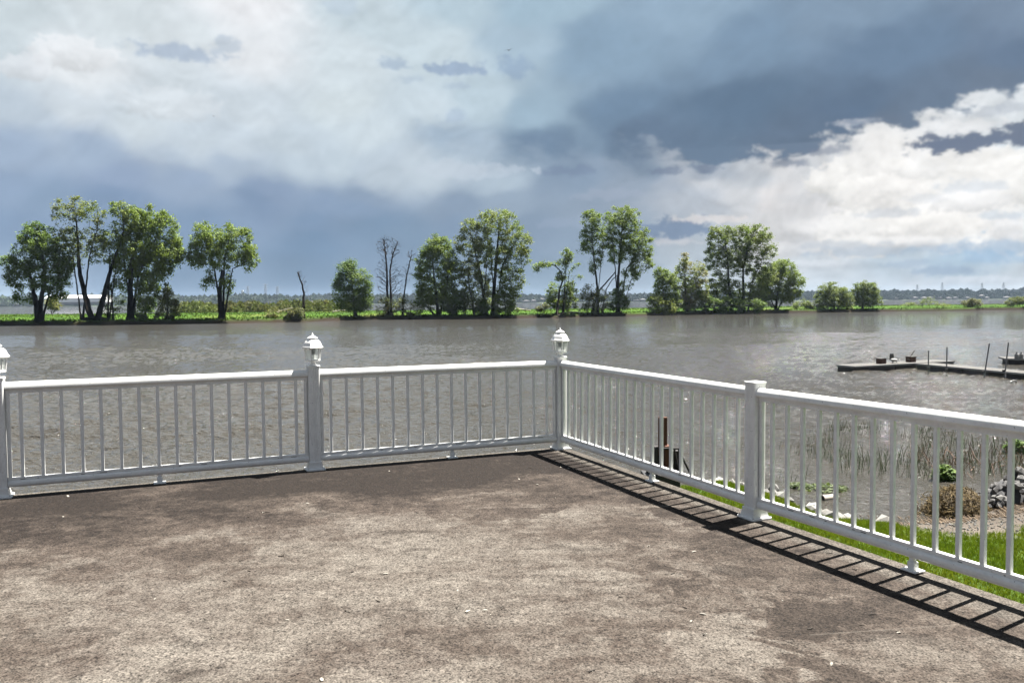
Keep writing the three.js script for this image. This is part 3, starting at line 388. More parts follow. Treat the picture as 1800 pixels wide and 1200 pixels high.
// ---------------------------------------------------------------- trees: branches grown towards the crown's lobes, then leaves on their ends
const leafHue = { green: [0.135, 0.195, 0.026], dark: [0.09, 0.15, 0.024], yellow: [0.2, 0.215, 0.034], lime: [0.17, 0.225, 0.03], grey: [0.165, 0.185, 0.05], tan: [0.28, 0.22, 0.13], willow: [0.135, 0.175, 0.042], olive: [0.115, 0.115, 0.034] };
function growTree(spec) {
  const { base: [bx, by], back = 2, seed = 1, trunks = [], lobes = [], hue = 'green', hue2 = 'yellow', leaf = 0.34, density = 1, droop = 0.2, step = 0.6, bareTwigs = false, spread = 0.56, bark = M.bark } = spec;
  const r = rng(seed * 7919 + 13), gauss = () => (r() + r() + r() + r() - 2) * 1.0;
  const root = onIsland(bx, back), s = -root.z / FOCAL, X = (px) => (px - bx) * s, Y = (py) => (by - py) * s + 0;
  const px = [], py = [], pz = [], par = [], giv = [];
  const add = (x, y, z, p, g = 0) => { px.push(x); py.push(y); pz.push(z); par.push(p); giv.push(g); return px.length - 1; };
  const ends = [];
  for (const t of trunks) {
    const pts = t.pts.map(([a, b], i) => [X(a), Y(b), (t.z ?? 0) * (i / (t.pts.length - 1)) * 3]); pts[0][1] = -0.3;
    let last = -1, from = 0; if (t.from !== undefined) { let bd = 1e9; for (let i = 0; i < px.length; i++) { const d = Math.hypot(px[i] - pts[0][0], py[i] - pts[0][1]); if (d < bd) { bd = d; last = i; } } } 
    const total = pts.slice(1).reduce((q, p, i) => q + Math.hypot(p[0] - pts[i][0], p[1] - pts[i][1]), 0); let run = 0;
    for (let i = 0; i + 1 < pts.length; i++) { const a = pts[i], b = pts[i + 1], d = Math.hypot(b[0] - a[0], b[1] - a[1], b[2] - a[2]), k = Math.max(1, Math.round(d / step)); for (let j = i ? 1 : last >= 0 ? 1 : 0; j <= k; j++) { const u = j / k; run = (run * 1) ; const g = lerp(t.r[0], t.r[1], Math.min(1, (from + d * u) / total)); last = add(lerp(a[0], b[0], u) + gauss() * 0.05, lerp(a[1], b[1], u), lerp(a[2], b[2], u) + gauss() * 0.05, last, g); } from += d; }
    ends.push(last);
  }
  // attractors
  const ax = [], ay = [], az = [], lobeOf = [];
  lobes.forEach(([cx, cy, rx, ry, w = 1], li) => { const RX = rx * s * 1.05, RY = ry * s * 1.05, RZ = (RX + Math.min(RX, RY)) / 2, n = Math.round(w * (spec.attract ?? 1) * 13 * Math.pow(RX * RY * RZ, 0.66) + 14); for (let i = 0; i < n; i++) { const u = r() * 2 - 1, t = r() * 6.2832, k = Math.pow(r(), 0.42), q = Math.sqrt(1 - u * u); ax.push(X(cx) + RX * k * q * Math.cos(t)); ay.push(Y(cy) + RY * k * u); az.push(RZ * k * q * Math.sin(t)); lobeOf.push(li); } });
  const near = new Int32Array(ax.length), nd = new Float32Array(ax.length).fill(1e9), alive = new Uint8Array(ax.length).fill(1); let seenTo = 0;
  const minY = Math.max(...[0, ...trunks.map((t) => (t.pts[0] ? 0 : 0))]);
  for (let it = 0; it < 90; it++) {
    for (let i = 0; i < ax.length; i++) { if (!alive[i]) continue; for (let j = seenTo; j < px.length; j++) { if (py[j] < (spec.forkY ? Y(spec.forkY) : 0.4)) continue; const dx = ax[i] - px[j], dy = (ay[i] - py[j]) * 1, dz = az[i] - pz[j]; let d = dx * dx + dy * dy + dz * dz; if (giv[j] && dy < 0) d *= 1.8; if (d < nd[i]) { nd[i] = d; near[i] = j; } } }
    seenTo = px.length; const acc = new Map(); let any = false;
    for (let i = 0; i < ax.length; i++) { if (!alive[i]) continue; if (nd[i] < step * step * 1.25) { alive[i] = 0; continue; } if (nd[i] > 1e8) continue; const j = near[i], d = Math.sqrt(nd[i]); let v = acc.get(j); if (!v) acc.set(j, (v = [0, 0, 0, 0])); v[0] += (ax[i] - px[j]) / d; v[1] += (ay[i] - py[j]) / d; v[2] += (az[i] - pz[j]) / d; v[3]++; any = true; }
    if (!any) break;
    for (const [j, v] of acc) { let dx = v[0] / v[3] + gauss() * 0.28, dy = v[1] / v[3] + (bareTwigs ? 0.5 : 0.16) + gauss() * 0.24, dz = v[2] / v[3] + gauss() * 0.28; const l = Math.hypot(dx, dy, dz) || 1; add(px[j] + (dx / l) * step, py[j] + (dy / l) * step, pz[j] + (dz / l) * step, j); }
    if (px.length > 6500) break;
  }
  const n = px.length, kids = new Int32Array(n), area = new Float32Array(n), rad = new Float32Array(n);
  for (let i = 0; i < n; i++) if (par[i] >= 0) kids[par[i]]++;
  for (let i = n - 1; i >= 0; i--) { if (!kids[i]) area[i] = Math.pow(spec.tip ?? 0.024, 2.35); rad[i] = Math.max(Math.pow(area[i], 1 / 2.35) * 0.92, giv[i]); if (par[i] >= 0) area[par[i]] += area[i]; }
  // wood
  const stems = new Map(), comp = new Int32Array(n); for (let i = 0; i < n; i++) comp[i] = par[i] < 0 ? i : comp[par[i]];
  let pos, nor, idx, woodTris = 0; const thin = spec.thin ?? 0.024, v = new THREE.Vector3(), e1 = new THREE.Vector3(), e2 = new THREE.Vector3(), upv = new THREE.Vector3(0.3, 0.1, 1).normalize();
  const ring = (i, radius, dir, k) => { e1.crossVectors(dir, upv).normalize(); e2.crossVectors(dir, e1); const at = pos.length / 3; for (let q = 0; q < k; q++) { const a = (q / k) * 6.2832, cx = Math.cos(a), cy = Math.sin(a), wob = radius > 0.12 ? 1 + 0.14 * noise(i * 0.31 + q * 2.1, py[i] * 0.7) : 1; const nx = e1.x * cx + e2.x * cy, ny = e1.y * cx + e2.y * cy, nz = e1.z * cx + e2.z * cy; pos.push(px[i] + nx * radius * wob, py[i] + ny * radius * wob, pz[i] + nz * radius * wob); nor.push(nx, ny, nz); } return at; };
  for (let i = 0; i < n; i++) { const p = par[i]; if (p < 0 || rad[i] < thin) continue; let sm = stems.get(comp[i]); if (!sm) stems.set(comp[i], (sm = [[], [], []])); [pos, nor, idx] = sm; v.set(px[i] - px[p], py[i] - py[p], pz[i] - pz[p]); if (v.lengthSq() < 1e-8) continue; v.normalize(); const k = rad[p] > 0.14 ? 7 : rad[p] > 0.06 ? 4 : 3, flare = (j) => (py[j] < 1.3 && giv[j] > 0.15 ? 1 + 0.75 * Math.pow(1 - clamp(py[j], 0, 1.3) / 1.3, 2) : 1), a = ring(p, Math.min(rad[p], rad[i] * 1.6 + 0.05) * flare(p), v, k), b = ring(i, rad[i] * flare(i), v, k); for (let q = 0; q < k; q++) { const w = (q + 1) % k; idx.push(a + q, b + q, b + w, a + q, b + w, a + w); } }
  // leaves
  let crown = null;
  if (!bareTwigs) {
    const lp = [], lc = [], ln = [], A = leafHue[hue], B = leafHue[hue2], perEnd = (spec.perEnd ?? 38) * density;
    const lobeTone = lobes.map(() => 0.8 + r() * 0.4);
    for (let i = 0; i < n; i++) {
      if (giv[i] > 0.12 || rad[i] > 0.085) continue; const cnt = Math.round(perEnd * (kids[i] ? 0.5 : 1.25) * (0.35 + r() * 1.15) * (spec.density > 1.25 ? 1 : 0.25 + 1.15 * smooth(-0.42, 0.15, noise(px[i] * 0.42 + seed * 9.1, py[i] * 0.5 + pz[i] * 0.4)))), mixC = clamp(0.3 + 0.5 * noise(px[i] * 0.35 + seed * 3.7, py[i] * 0.35 + pz[i] * 0.21) + (r() - 0.5) * 0.35, 0, 1), tone = 0.85 + r() * 0.3;
      for (let q = 0; q < cnt; q++) {
        const sx = px[i] + gauss() * spread, sz = pz[i] + gauss() * spread, hang = droop * Math.abs(gauss()) * 1.6, sy = py[i] + gauss() * spread * 0.7 - hang + 0.08;
        const size = leaf * (0.6 + r() * 0.8), th = r() * 6.2832, tilt = (r() - 0.5) * 2.2, ct = Math.cos(th), st = Math.sin(th), cy = Math.cos(tilt), sy2 = Math.sin(tilt);
        const u = [ct * size * 0.5, (r() - 0.65 - droop) * size * 0.5, st * size * 0.5], w = [-st * cy * size * 0.36, sy2 * size * 0.36, ct * cy * size * 0.36];
        lp.push(sx - u[0], sy - u[1], sz - u[2], sx + w[0], sy + w[1], sz + w[2], sx + u[0], sy + u[1], sz + u[2], sx - u[0], sy - u[1], sz - u[2], sx + u[0], sy + u[1], sz + u[2], sx - w[0], sy - w[1], sz - w[2]);
        const k = tone * (0.72 + r() * 0.56); for (let e = 0; e < 6; e++) lc.push(k * lerp(A[0], B[0], mixC), k * lerp(A[1], B[1], mixC), k * lerp(A[2], B[2], mixC));
      }
    }
    crown = geoFrom(lp, null, { color: [lc, 3] }); crown.computeVertexNormals();
  }
  const t = thing(spec.name ?? 'tree', spec.label, spec.category ?? 'tree', root, 0, spec.group);
  for (const [p3, n3, i3] of stems.values()) { mesh(spec.woodName ?? 'trunk', geoFrom(p3, i3, { normal: [n3, 3], uv: [new Array((p3.length / 3) * 2).fill(0), 2] }), bark, t); woodTris += i3.length / 3; }
  if (crown) mesh(spec.crownName ?? 'crown', crown, M.leaf, t);
  growTree.tris = (growTree.tris ?? 0) + woodTris + (crown ? crown.attributes.position.count / 3 : 0);
  return t;
}
const TREES = [
  { seed: 1, base: [67, 568], back: 1.6, label: 'dark spreading tree with a forked trunk, leftmost on the island', hue: 'dark', hue2: 'green', droop: 0.35, density: 1.26, trunks: [{ pts: [[66, 568], [64, 545], [60, 520], [55, 490], [48, 470]], r: [0.62, 0.14] }, { pts: [[68, 568], [71, 535], [78, 505], [80, 475], [76, 445], [70, 415]], r: [0.55, 0.1] }, { pts: [[72, 530], [88, 515], [102, 500], [108, 480]], r: [0.25, 0.08], from: 1 }],
    lobes: [[42, 468, 36, 24], [72, 432, 36, 32], [104, 468, 24, 30], [24, 490, 18, 16, 0.7], [62, 405, 18, 12], [34, 518, 11, 16, 0.5], [88, 500, 34, 20], [100, 522, 22, 12, 0.6]] },
  { seed: 2, base: [158, 566], back: 2.2, label: 'tall airy tree leaning left out of the V-shaped pair of trunks', hue: 'grey', hue2: 'green', density: 0.7, trunks: [{ pts: [[162, 568], [155, 545], [148, 515], [142, 485], [140, 455], [140, 420], [138, 385]], r: [0.62, 0.1] }, { pts: [[144, 495], [158, 460], [166, 430], [176, 405]], r: [0.22, 0.07], from: 1 }, { pts: [[142, 478], [130, 450], [118, 425]], r: [0.18, 0.06], from: 1 }],
    lobes: [[112, 376, 17, 22], [146, 374, 30, 20], [176, 385, 14, 18, 0.7], [166, 425, 20, 24], [116, 425, 24, 30], [140, 440, 22, 22, 0.7], [120, 470, 22, 18, 0.6], [176, 450, 14, 16, 0.6]] },
  { seed: 3, base: [172, 566], back: 2.2, label: 'tree leaning right out of the V-shaped pair of trunks', hue: 'green', hue2: 'yellow', density: 0.85, trunks: [{ pts: [[168, 568], [178, 540], [186, 510], [196, 478], [206, 450], [218, 425], [222, 395]], r: [0.6, 0.1] }, { pts: [[188, 505], [194, 470], [196, 445]], r: [0.2, 0.08], from: 1 }, { pts: [[190, 498], [204, 480], [208, 470]], r: [0.16, 0.07], from: 1 }],
    lobes: [[214, 374, 19, 18], [197, 425, 17, 24], [222, 405, 20, 24], [196, 458, 12, 18, 0.6]] },
  { seed: 4, base: [228, 565], back: 3, label: 'broad tall tree with drooping sprays, fourth large tree from the left', hue: 'green', hue2: 'lime', droop: 0.6, density: 1.15, trunks: [{ pts: [[228, 567], [229, 530], [230, 500], [232, 470], [238, 440], [250, 410]], r: [0.68, 0.16] }, { pts: [[231, 505], [244, 485], [258, 460], [272, 430]], r: [0.3, 0.08], from: 1 }, { pts: [[231, 480], [220, 455], [218, 430]], r: [0.2, 0.07], from: 1 }],
    lobes: [[254, 388, 36, 25], [290, 400, 24, 27], [244, 438, 38, 30], [290, 448, 30, 28], [216, 462, 18, 24], [258, 498, 22, 22], [286, 478, 16, 18, 0.8], [214, 498, 13, 18, 0.7], [312, 440, 13, 24, 0.7], [236, 470, 24, 20], [268, 510, 12, 22, 0.6]] },
  { seed: 5, base: [388, 566], back: 2, label: 'solitary round-headed tree with a stout leaning trunk, right of the big clump', hue: 'green', hue2: 'lime', droop: 0.42, density: 0.95, trunks: [{ pts: [[389, 567], [387, 545], [386, 522], [389, 500], [392, 480]], r: [0.6, 0.26] }, { pts: [[390, 500], [378, 478], [370, 455], [366, 430]], r: [0.28, 0.08], from: 1 }, { pts: [[391, 490], [396, 465], [402, 440], [406, 420]], r: [0.25, 0.08], from: 1 }, { pts: [[392, 488], [410, 478], [430, 470]], r: [0.2, 0.07], from: 1 }],
    lobes: [[370, 420, 30, 24], [410, 422, 28, 24], [432, 452, 24, 22], [350, 458, 25, 18], [388, 455, 34, 26], [396, 502, 20, 16, 0.8], [368, 496, 12, 16, 0.7], [446, 470, 12, 12, 0.7], [345, 440, 14, 18, 0.5], [436, 420, 10, 14, 0.6]] },
  { seed: 6, name: 'dead_tree', base: [533, 562], back: 1.8, label: 'small dead snag leaning left, alone on the grass', bareTwigs: true, bark: M.deadWood, step: 0.4, thin: 0.006, tip: 0.03, attract: 3, trunks: [{ pts: [[533, 564], [533, 540], [534, 520], [532, 505], [527, 490], [524, 482]], r: [0.3, 0.1] }, { pts: [[531, 560], [524, 538], [527, 530]], r: [0.16, 0.06] }], lobes: [[528, 486, 8, 8], [537, 505, 6, 16, 0.6], [541, 520, 5, 20, 0.6]] },
  { seed: 7, base: [622, 559], back: 2, label: 'dense dark rounded small tree standing alone at the water', hue: 'dark', hue2: 'green', density: 1.7, spread: 0.75, leaf: 0.3, trunks: [{ pts: [[624, 561], [622, 540], [620, 515], [618, 490]], r: [0.4, 0.1] }], lobes: [[612, 486, 19, 24], [636, 500, 18, 24], [606, 522, 20, 24], [634, 526, 20, 26], [616, 468, 9, 10], [598, 500, 12, 18], [622, 540, 20, 12], [644, 530, 12, 18]] },
  { seed: 8, name: 'dead_tree', base: [683, 558], back: 2.2, label: 'tall bare dead tree with two stems and brown twigs', bareTwigs: true, bark: M.deadWood, step: 0.42, thin: 0.006, tip: 0.03, attract: 4, trunks: [{ pts: [[680, 560], [681, 520], [681, 480], [679, 450], [676, 425]], r: [0.36, 0.08] }, { pts: [[687, 560], [687, 520], [686, 480], [692, 450], [700, 430]], r: [0.32, 0.07] }], lobes: [[682, 440, 20, 22], [675, 490, 16, 30], [696, 500, 16, 36], [668, 515, 8, 25, 0.7], [700, 440, 8, 14]] },
  { seed: 9, name: 'dead_tree', base: [708, 556], back: 3, label: 'thin dead tree leaning right beside the dense green tree', bareTwigs: true, bark: M.deadWood, step: 0.42, thin: 0.006, tip: 0.03, attract: 3, trunks: [{ pts: [[707, 556], [710, 520], [715, 490], [723, 455]], r: [0.22, 0.06] }], lobes: [[724, 452, 10, 12], [716, 485, 10, 20, 0.6]] },
  { seed: 10, base: [768, 557], back: 2.4, label: 'dense bright green bushy tree reaching down to the water', hue: 'green', hue2: 'lime', density: 1.5, spread: 0.7, trunks: [{ pts: [[770, 560], [768, 530], [764, 500], [762, 460]], r: [0.42, 0.1] }, { pts: [[772, 545], [785, 510], [790, 470]], r: [0.25, 0.08], from: 1 }, { pts: [[766, 550], [745, 535], [738, 500]], r: [0.2, 0.08], from: 1 }], lobes: [[770, 442, 26, 22], [746, 480, 19, 30], [790, 478, 24, 30], [764, 520, 36, 28], [756, 452, 16, 18], [742, 530, 14, 22], [790, 530, 18, 24]] },
  { seed: 11, base: [852, 557], back: 4, label: 'tall tree with several stems, left half of the tallest central pair', hue: 'grey', hue2: 'green', density: 0.8, trunks: [{ pts: [[855, 558], [850, 525], [846, 490], [838, 455], [832, 425]], r: [0.42, 0.09] }, { pts: [[834, 558], [828, 520], [822, 480]], r: [0.28, 0.1] }, { pts: [[848, 558], [852, 510], [856, 470]], r: [0.25, 0.08] }], lobes: [[826, 402, 20, 14], [820, 432, 24, 24], [832, 478, 28, 28], [816, 520, 22, 30], [845, 510, 22, 30], [845, 540, 20, 14], [850, 440, 16, 20, 0.7]] },
  { seed: 12, base: [866, 556], back: 3, label: 'tallest central tree with a straight dark trunk and rounded airy crown', hue: 'green', hue2: 'yellow', density: 0.72, trunks: [{ pts: [[866, 558], [868, 525], [870, 495], [873, 465], [876, 430], [878, 400]], r: [0.56, 0.1] }, { pts: [[871, 495], [884, 470], [898, 445], [908, 425]], r: [0.24, 0.07], from: 1 }, { pts: [[872, 470], [862, 440], [858, 415]], r: [0.2, 0.07], from: 1 }, { pts: [[869, 515], [885, 500], [900, 492]], r: [0.16, 0.06], from: 1 }], lobes: [[876, 394, 36, 25], [908, 428, 26, 30], [898, 480, 24, 24], [872, 440, 34, 30], [920, 452, 16, 24, 0.8], [912, 500, 16, 18, 0.6], [852, 400, 14, 20, 0.8], [880, 475, 24, 20, 0.6]] },
  { seed: 13, name: 'shrub', category: 'shrub', woodName: 'stem', crownName: 'foliage', base: [890, 556], back: 1.5, label: 'green shrub to the right of the tallest central trunk', hue: 'green', hue2: 'lime', density: 1.3, trunks: [{ pts: [[888, 558], [888, 540], [886, 520]], r: [0.16, 0.06] }], lobes: [[880, 525, 14, 20], [900, 522, 12, 22], [890, 545, 22, 12], [885, 505, 8, 10, 0.6]] },
  { seed: 14, base: [979, 555], back: 1.2, label: 'crooked pale-trunked tree with one arm reaching left', hue: 'green', hue2: 'lime', density: 1.0, bark: M.paleBark, trunks: [{ pts: [[979, 557], [981, 535], [984, 512], [990, 495], [986, 480], [976, 470], [962, 466], [946, 468]], r: [0.3, 0.06] }, { pts: [[989, 497], [995, 475], [997, 455]], r: [0.16, 0.05], from: 1 }, { pts: [[990, 500], [1002, 480], [1016, 468]], r: [0.12, 0.04], from: 1 }, { pts: [[996, 492], [1010, 488], [1022, 490]], r: [0.08, 0.03], from: 1 }], lobes: [[997, 452, 11, 12], [988, 468, 13, 10], [960, 467, 17, 6], [942, 474, 7, 8, 0.7], [988, 490, 10, 12, 0.7], [962, 466, 10, 5]] },
  { seed: 15, name: 'shrub', category: 'shrub', woodName: 'stem', crownName: 'foliage', base: [990, 553], back: 3.5, label: 'leafy shrub wrapped round the crooked pale trunk', hue: 'green', hue2: 'lime', density: 1.4, trunks: [{ pts: [[990, 555], [990, 535], [992, 515]], r: [0.2, 0.06] }], lobes: [[972, 520, 12, 20], [1002, 515, 12, 20], [985, 535, 22, 14], [1010, 530, 8, 14, 0.7]] },
  { seed: 16, base: [1050, 554], back: 2.6, label: 'slender left-hand trunk of the tall twin trees, with a narrow crown', hue: 'green', hue2: 'lime', density: 0.85, trunks: [{ pts: [[1051, 556], [1051, 520], [1048, 490], [1045, 465], [1042, 435], [1040, 410]], r: [0.36, 0.08] }, { pts: [[1048, 485], [1058, 455], [1062, 425]], r: [0.14, 0.05], from: 1 }], lobes: [[1040, 390, 20, 18], [1034, 424, 16, 26], [1052, 446, 12, 24, 0.8], [1050, 410, 16, 22], [1024, 440, 8, 14, 0.6], [1044, 470, 12, 14, 0.5]] },
  { seed: 17, base: [1085, 553], back: 3, label: 'larger right-hand tree of the tall twins with a dense domed crown', hue: 'green', hue2: 'lime', density: 0.95, trunks: [{ pts: [[1086, 556], [1086, 520], [1087, 490], [1090, 460], [1092, 430], [1094, 400]], r: [0.5, 0.1] }, { pts: [[1088, 495], [1102, 475], [1118, 455], [1126, 440]], r: [0.2, 0.06], from: 1 }, { pts: [[1087, 480], [1080, 450], [1076, 420]], r: [0.22, 0.07], from: 1 }, { pts: [[1092, 500], [1112, 488], [1128, 480]], r: [0.14, 0.05], from: 1 }], lobes: [[1094, 390, 34, 24], [1120, 428, 26, 26], [1128, 462, 22, 20], [1090, 440, 28, 28], [1112, 482, 18, 14], [1072, 415, 16, 26], [1140, 448, 10, 16, 0.8], [1100, 505, 14, 10, 0.5]] },
  { seed: 18, name: 'shrub', category: 'shrub', woodName: 'stem', crownName: 'foliage', base: [1044, 554], back: 1.2, label: 'brownish thicket at the foot of the tall twin trees', hue: 'olive', hue2: 'dark', density: 0.9, leaf: 0.3, trunks: [{ pts: [[1044, 556], [1043, 535], [1040, 512]], r: [0.14, 0.05] }], lobes: [[1036, 522, 16, 16], [1056, 532, 14, 20], [1040, 544, 20, 10], [1038, 508, 6, 8, 0.6]] },
  { seed: 19, name: 'shrub', category: 'shrub', woodName: 'stem', crownName: 'foliage', base: [1086, 554], back: 1.6, label: 'dark green shrub hiding the lower trunk of the domed twin tree', hue: 'dark', hue2: 'green', density: 1.4, trunks: [{ pts: [[1088, 556], [1087, 535], [1088, 520]], r: [0.14, 0.05] }], lobes: [[1086, 528, 14, 20], [1098, 538, 8, 14], [1076, 540, 9, 12]] },
  { seed: 20, name: 'dead_tree', base: [1046, 554], back: 3.6, label: 'broken grey limbs leaning up against the domed twin tree', bareTwigs: true, bark: M.deadWood, step: 0.5, thin: 0.01, tip: 0.034, trunks: [{ pts: [[1040, 545], [1052, 516], [1066, 500], [1082, 482]], r: [0.26, 0.12] }, { pts: [[1058, 540], [1066, 512], [1076, 496], [1085, 488]], r: [0.18, 0.08] }], lobes: [[1060, 520, 8, 12, 0.4]] },
  { seed: 21, base: [1168, 551], back: 2.4, label: 'fresh green bushy tree left of the blossoming tan tree', hue: 'green', hue2: 'lime', density: 1.3, trunks: [{ pts: [[1170, 553], [1168, 530], [1165, 500]], r: [0.26, 0.08] }], lobes: [[1165, 488, 16, 18], [1178, 500, 16, 20], [1160, 510, 14, 16], [1180, 530, 18, 16]] },
  { seed: 22, base: [1208, 551], back: 3, label: 'tree with a tan blossoming top between two green trees', hue: 'green', hue2: 'tan', density: 0.95, trunks: [{ pts: [[1208, 553], [1206, 525], [1204, 495], [1204, 465]], r: [0.3, 0.06] }, { pts: [[1206, 525], [1222, 500], [1230, 480]], r: [0.16, 0.05], from: 1 }], lobes: [[1204, 472, 14, 22], [1228, 482, 18, 20], [1192, 496, 18, 20], [1216, 510, 24, 24], [1200, 535, 28, 16], [1236, 515, 10, 24], [1202, 455, 6, 10, 0.5]] },
  { seed: 23, name: 'shrub', category: 'shrub', woodName: 'stem', crownName: 'foliage', base: [1162, 552], back: 1, label: 'yellow-green rounded willow bush at the water in front of the tan tree', hue: 'lime', hue2: 'yellow', density: 1.3, leaf: 0.3, trunks: [{ pts: [[1165, 553], [1163, 540], [1160, 530]], r: [0.12, 0.05] }, { pts: [[1170, 553], [1176, 538]], r: [0.1, 0.05] }], lobes: [[1158, 532, 18, 14], [1178, 542, 14, 10], [1146, 542, 10, 9], [1164, 546, 24, 7], [1150, 525, 9, 9, 0.7]] },
  { seed: 24, base: [1296, 551], back: 2.6, label: 'large double-trunked tree with a wide domed crown, right of the tan tree', hue: 'green', hue2: 'grey', density: 0.95, trunks: [{ pts: [[1285, 552], [1282, 515], [1280, 480], [1278, 450], [1274, 425]], r: [0.46, 0.1] }, { pts: [[1308, 552], [1307, 515], [1306, 480], [1312, 450], [1320, 425]], r: [0.46, 0.1] }, { pts: [[1316, 552], [1318, 520], [1326, 490], [1338, 465]], r: [0.26, 0.07] }], lobes: [[1270, 422, 28, 20], [1320, 424, 36, 25], [1348, 442, 18, 26], [1258, 458, 20, 26], [1300, 460, 36, 28], [1342, 490, 24, 24], [1270, 510, 28, 28], [1322, 522, 28, 24], [1250, 520, 14, 24], [1296, 530, 22, 18], [1300, 412, 20, 12]] },
  { seed: 25, base: [1366, 549], back: 2, label: 'rounded green tree at the right end of the main row of trees', hue: 'green', hue2: 'lime', density: 1.35, spread: 0.7, trunks: [{ pts: [[1364, 551], [1366, 530], [1370, 505], [1372, 485]], r: [0.42, 0.1] }, { pts: [[1366, 532], [1384, 515], [1396, 500]], r: [0.2, 0.07], from: 1 }, { pts: [[1365, 535], [1350, 518], [1344, 505]], r: [0.2, 0.07], from: 1 }], lobes: [[1372, 484, 30, 24], [1398, 504, 16, 24], [1350, 508, 24, 24], [1382, 520, 24, 18], [1340, 528, 14, 14]] },
  { seed: 26, name: 'shrub', category: 'shrub', woodName: 'stem', crownName: 'foliage', base: [1468, 546], back: 2, label: 'big grey-green willow bush, left of the separate pair', hue: 'willow', hue2: 'lime', density: 1.3, leaf: 0.3, attract: 1.2, trunks: [{ pts: [[1468, 548], [1462, 532], [1458, 515]], r: [0.2, 0.06] }, { pts: [[1472, 548], [1480, 525], [1484, 512]], r: [0.18, 0.06] }], lobes: [[1458, 514, 20, 16], [1482, 520, 16, 16], [1446, 530, 16, 16], [1470, 532, 26, 14], [1488, 536, 12, 10], [1440, 540, 9, 7]] },
  { seed: 27, name: 'shrub', category: 'shrub', woodName: 'stem', crownName: 'foliage', base: [1520, 545], back: 2.2, label: 'dome-shaped willow bush, right of the separate pair', hue: 'willow', hue2: 'green', density: 1.5, leaf: 0.3, attract: 1.2, trunks: [{ pts: [[1516, 547], [1518, 530], [1518, 512]], r: [0.22, 0.06] }], lobes: [[1520, 508, 20, 14], [1534, 520, 14, 18], [1508, 520, 12, 16], [1524, 532, 24, 12]] },
  { seed: 28, name: 'shrub', category: 'shrub', woodName: 'stem', crownName: 'foliage', base: [1708, 543], back: 4, label: 'low tan-green rounded bush on the thin right end of the island', hue: 'olive', hue2: 'willow', density: 1.3, leaf: 0.3, step: 0.45, trunks: [{ pts: [[1708, 545], [1708, 536]], r: [0.1, 0.05] }], lobes: [[1708, 535, 17, 7], [1718, 536, 10, 6]] },
  { seed: 29, name: 'shrub', category: 'shrub', woodName: 'stem', crownName: 'foliage', base: [1788, 541], back: 4, label: 'green bush cut by the right edge of the picture on the island', hue: 'willow', hue2: 'olive', density: 1.3, leaf: 0.3, step: 0.45, trunks: [{ pts: [[1788, 543], [1788, 532]], r: [0.1, 0.05] }], lobes: [[1786, 530, 14, 7], [1800, 530, 12, 8], [1776, 535, 8, 5]] },
  { seed: 30, name: 'shrub', category: 'shrub', woodName: 'stem', crownName: 'foliage', base: [1645, 543], back: 8, label: 'loose row of thin pale willow stems on the flat right part of the island', hue: 'lime', hue2: 'willow', density: 0.6, leaf: 0.24, step: 0.45, trunks: [{ pts: [[1622, 545], [1622, 532]], r: [0.06, 0.03] }, { pts: [[1634, 545], [1636, 530]], r: [0.06, 0.03] }, { pts: [[1648, 545], [1650, 534]], r: [0.06, 0.03] }], lobes: [[1622, 533, 7, 7], [1636, 532, 10, 7], [1652, 537, 10, 4, 0.7], [1600, 536, 14, 4, 0.6], [1666, 540, 10, 2, 0.5]] },
  { seed: 31, name: 'shrub', category: 'shrub', woodName: 'stem', crownName: 'foliage', base: [91, 552], back: 60, label: 'pale yellowish round bush on the grass behind the leftmost tree', hue: 'yellow', hue2: 'olive', density: 0.9, leaf: 0.4, trunks: [{ pts: [[90, 552], [88, 538]], r: [0.14, 0.06] }, { pts: [[91, 552], [98, 538]], r: [0.12, 0.05] }], lobes: [[90, 532, 12, 12], [98, 538, 8, 8]] },
  { seed: 32, name: 'shrub', category: 'shrub', woodName: 'stem', crownName: 'foliage', base: [294, 563], back: 3, label: 'bushy conical shrub right of the broad drooping tree', hue: 'olive', hue2: 'green', density: 1.3, trunks: [{ pts: [[294, 565], [294, 540], [295, 510]], r: [0.18, 0.05] }], lobes: [[294, 515, 10, 18], [288, 535, 14, 16], [302, 542, 12, 18], [292, 555, 20, 9]] },
  { seed: 33, base: [199, 565], back: 3, label: 'dark spindly understorey tree between the V-shaped trunks and the broad tree', hue: 'dark', hue2: 'olive', density: 0.7, leaf: 0.3, trunks: [{ pts: [[198, 567], [197, 535], [196, 505], [203, 485]], r: [0.2, 0.05] }], lobes: [[192, 530, 14, 20], [206, 540, 12, 18], [198, 510, 10, 16, 0.6], [190, 553, 18, 10]] },
  { seed: 34, name: 'shrub', category: 'shrub', woodName: 'stem', crownName: 'foliage', base: [256, 563], back: 4, label: 'leafy shrub right of the broad tree trunk', hue: 'dark', hue2: 'green', density: 1.1, trunks: [{ pts: [[256, 565], [256, 545]], r: [0.14, 0.05] }], lobes: [[250, 545, 16, 14], [266, 535, 10, 16, 0.7], [244, 556, 14, 7]] },
  { seed: 35, name: 'shrub', category: 'shrub', woodName: 'stem', crownName: 'foliage', base: [518, 562], back: 1.2, label: 'tangled olive bush at the foot of the leaning snag', hue: 'olive', hue2: 'dark', density: 0.9, leaf: 0.28, step: 0.45, trunks: [{ pts: [[520, 564], [516, 552]], r: [0.1, 0.04] }], lobes: [[516, 553, 16, 9], [506, 558, 10, 5], [527, 552, 7, 10]] },
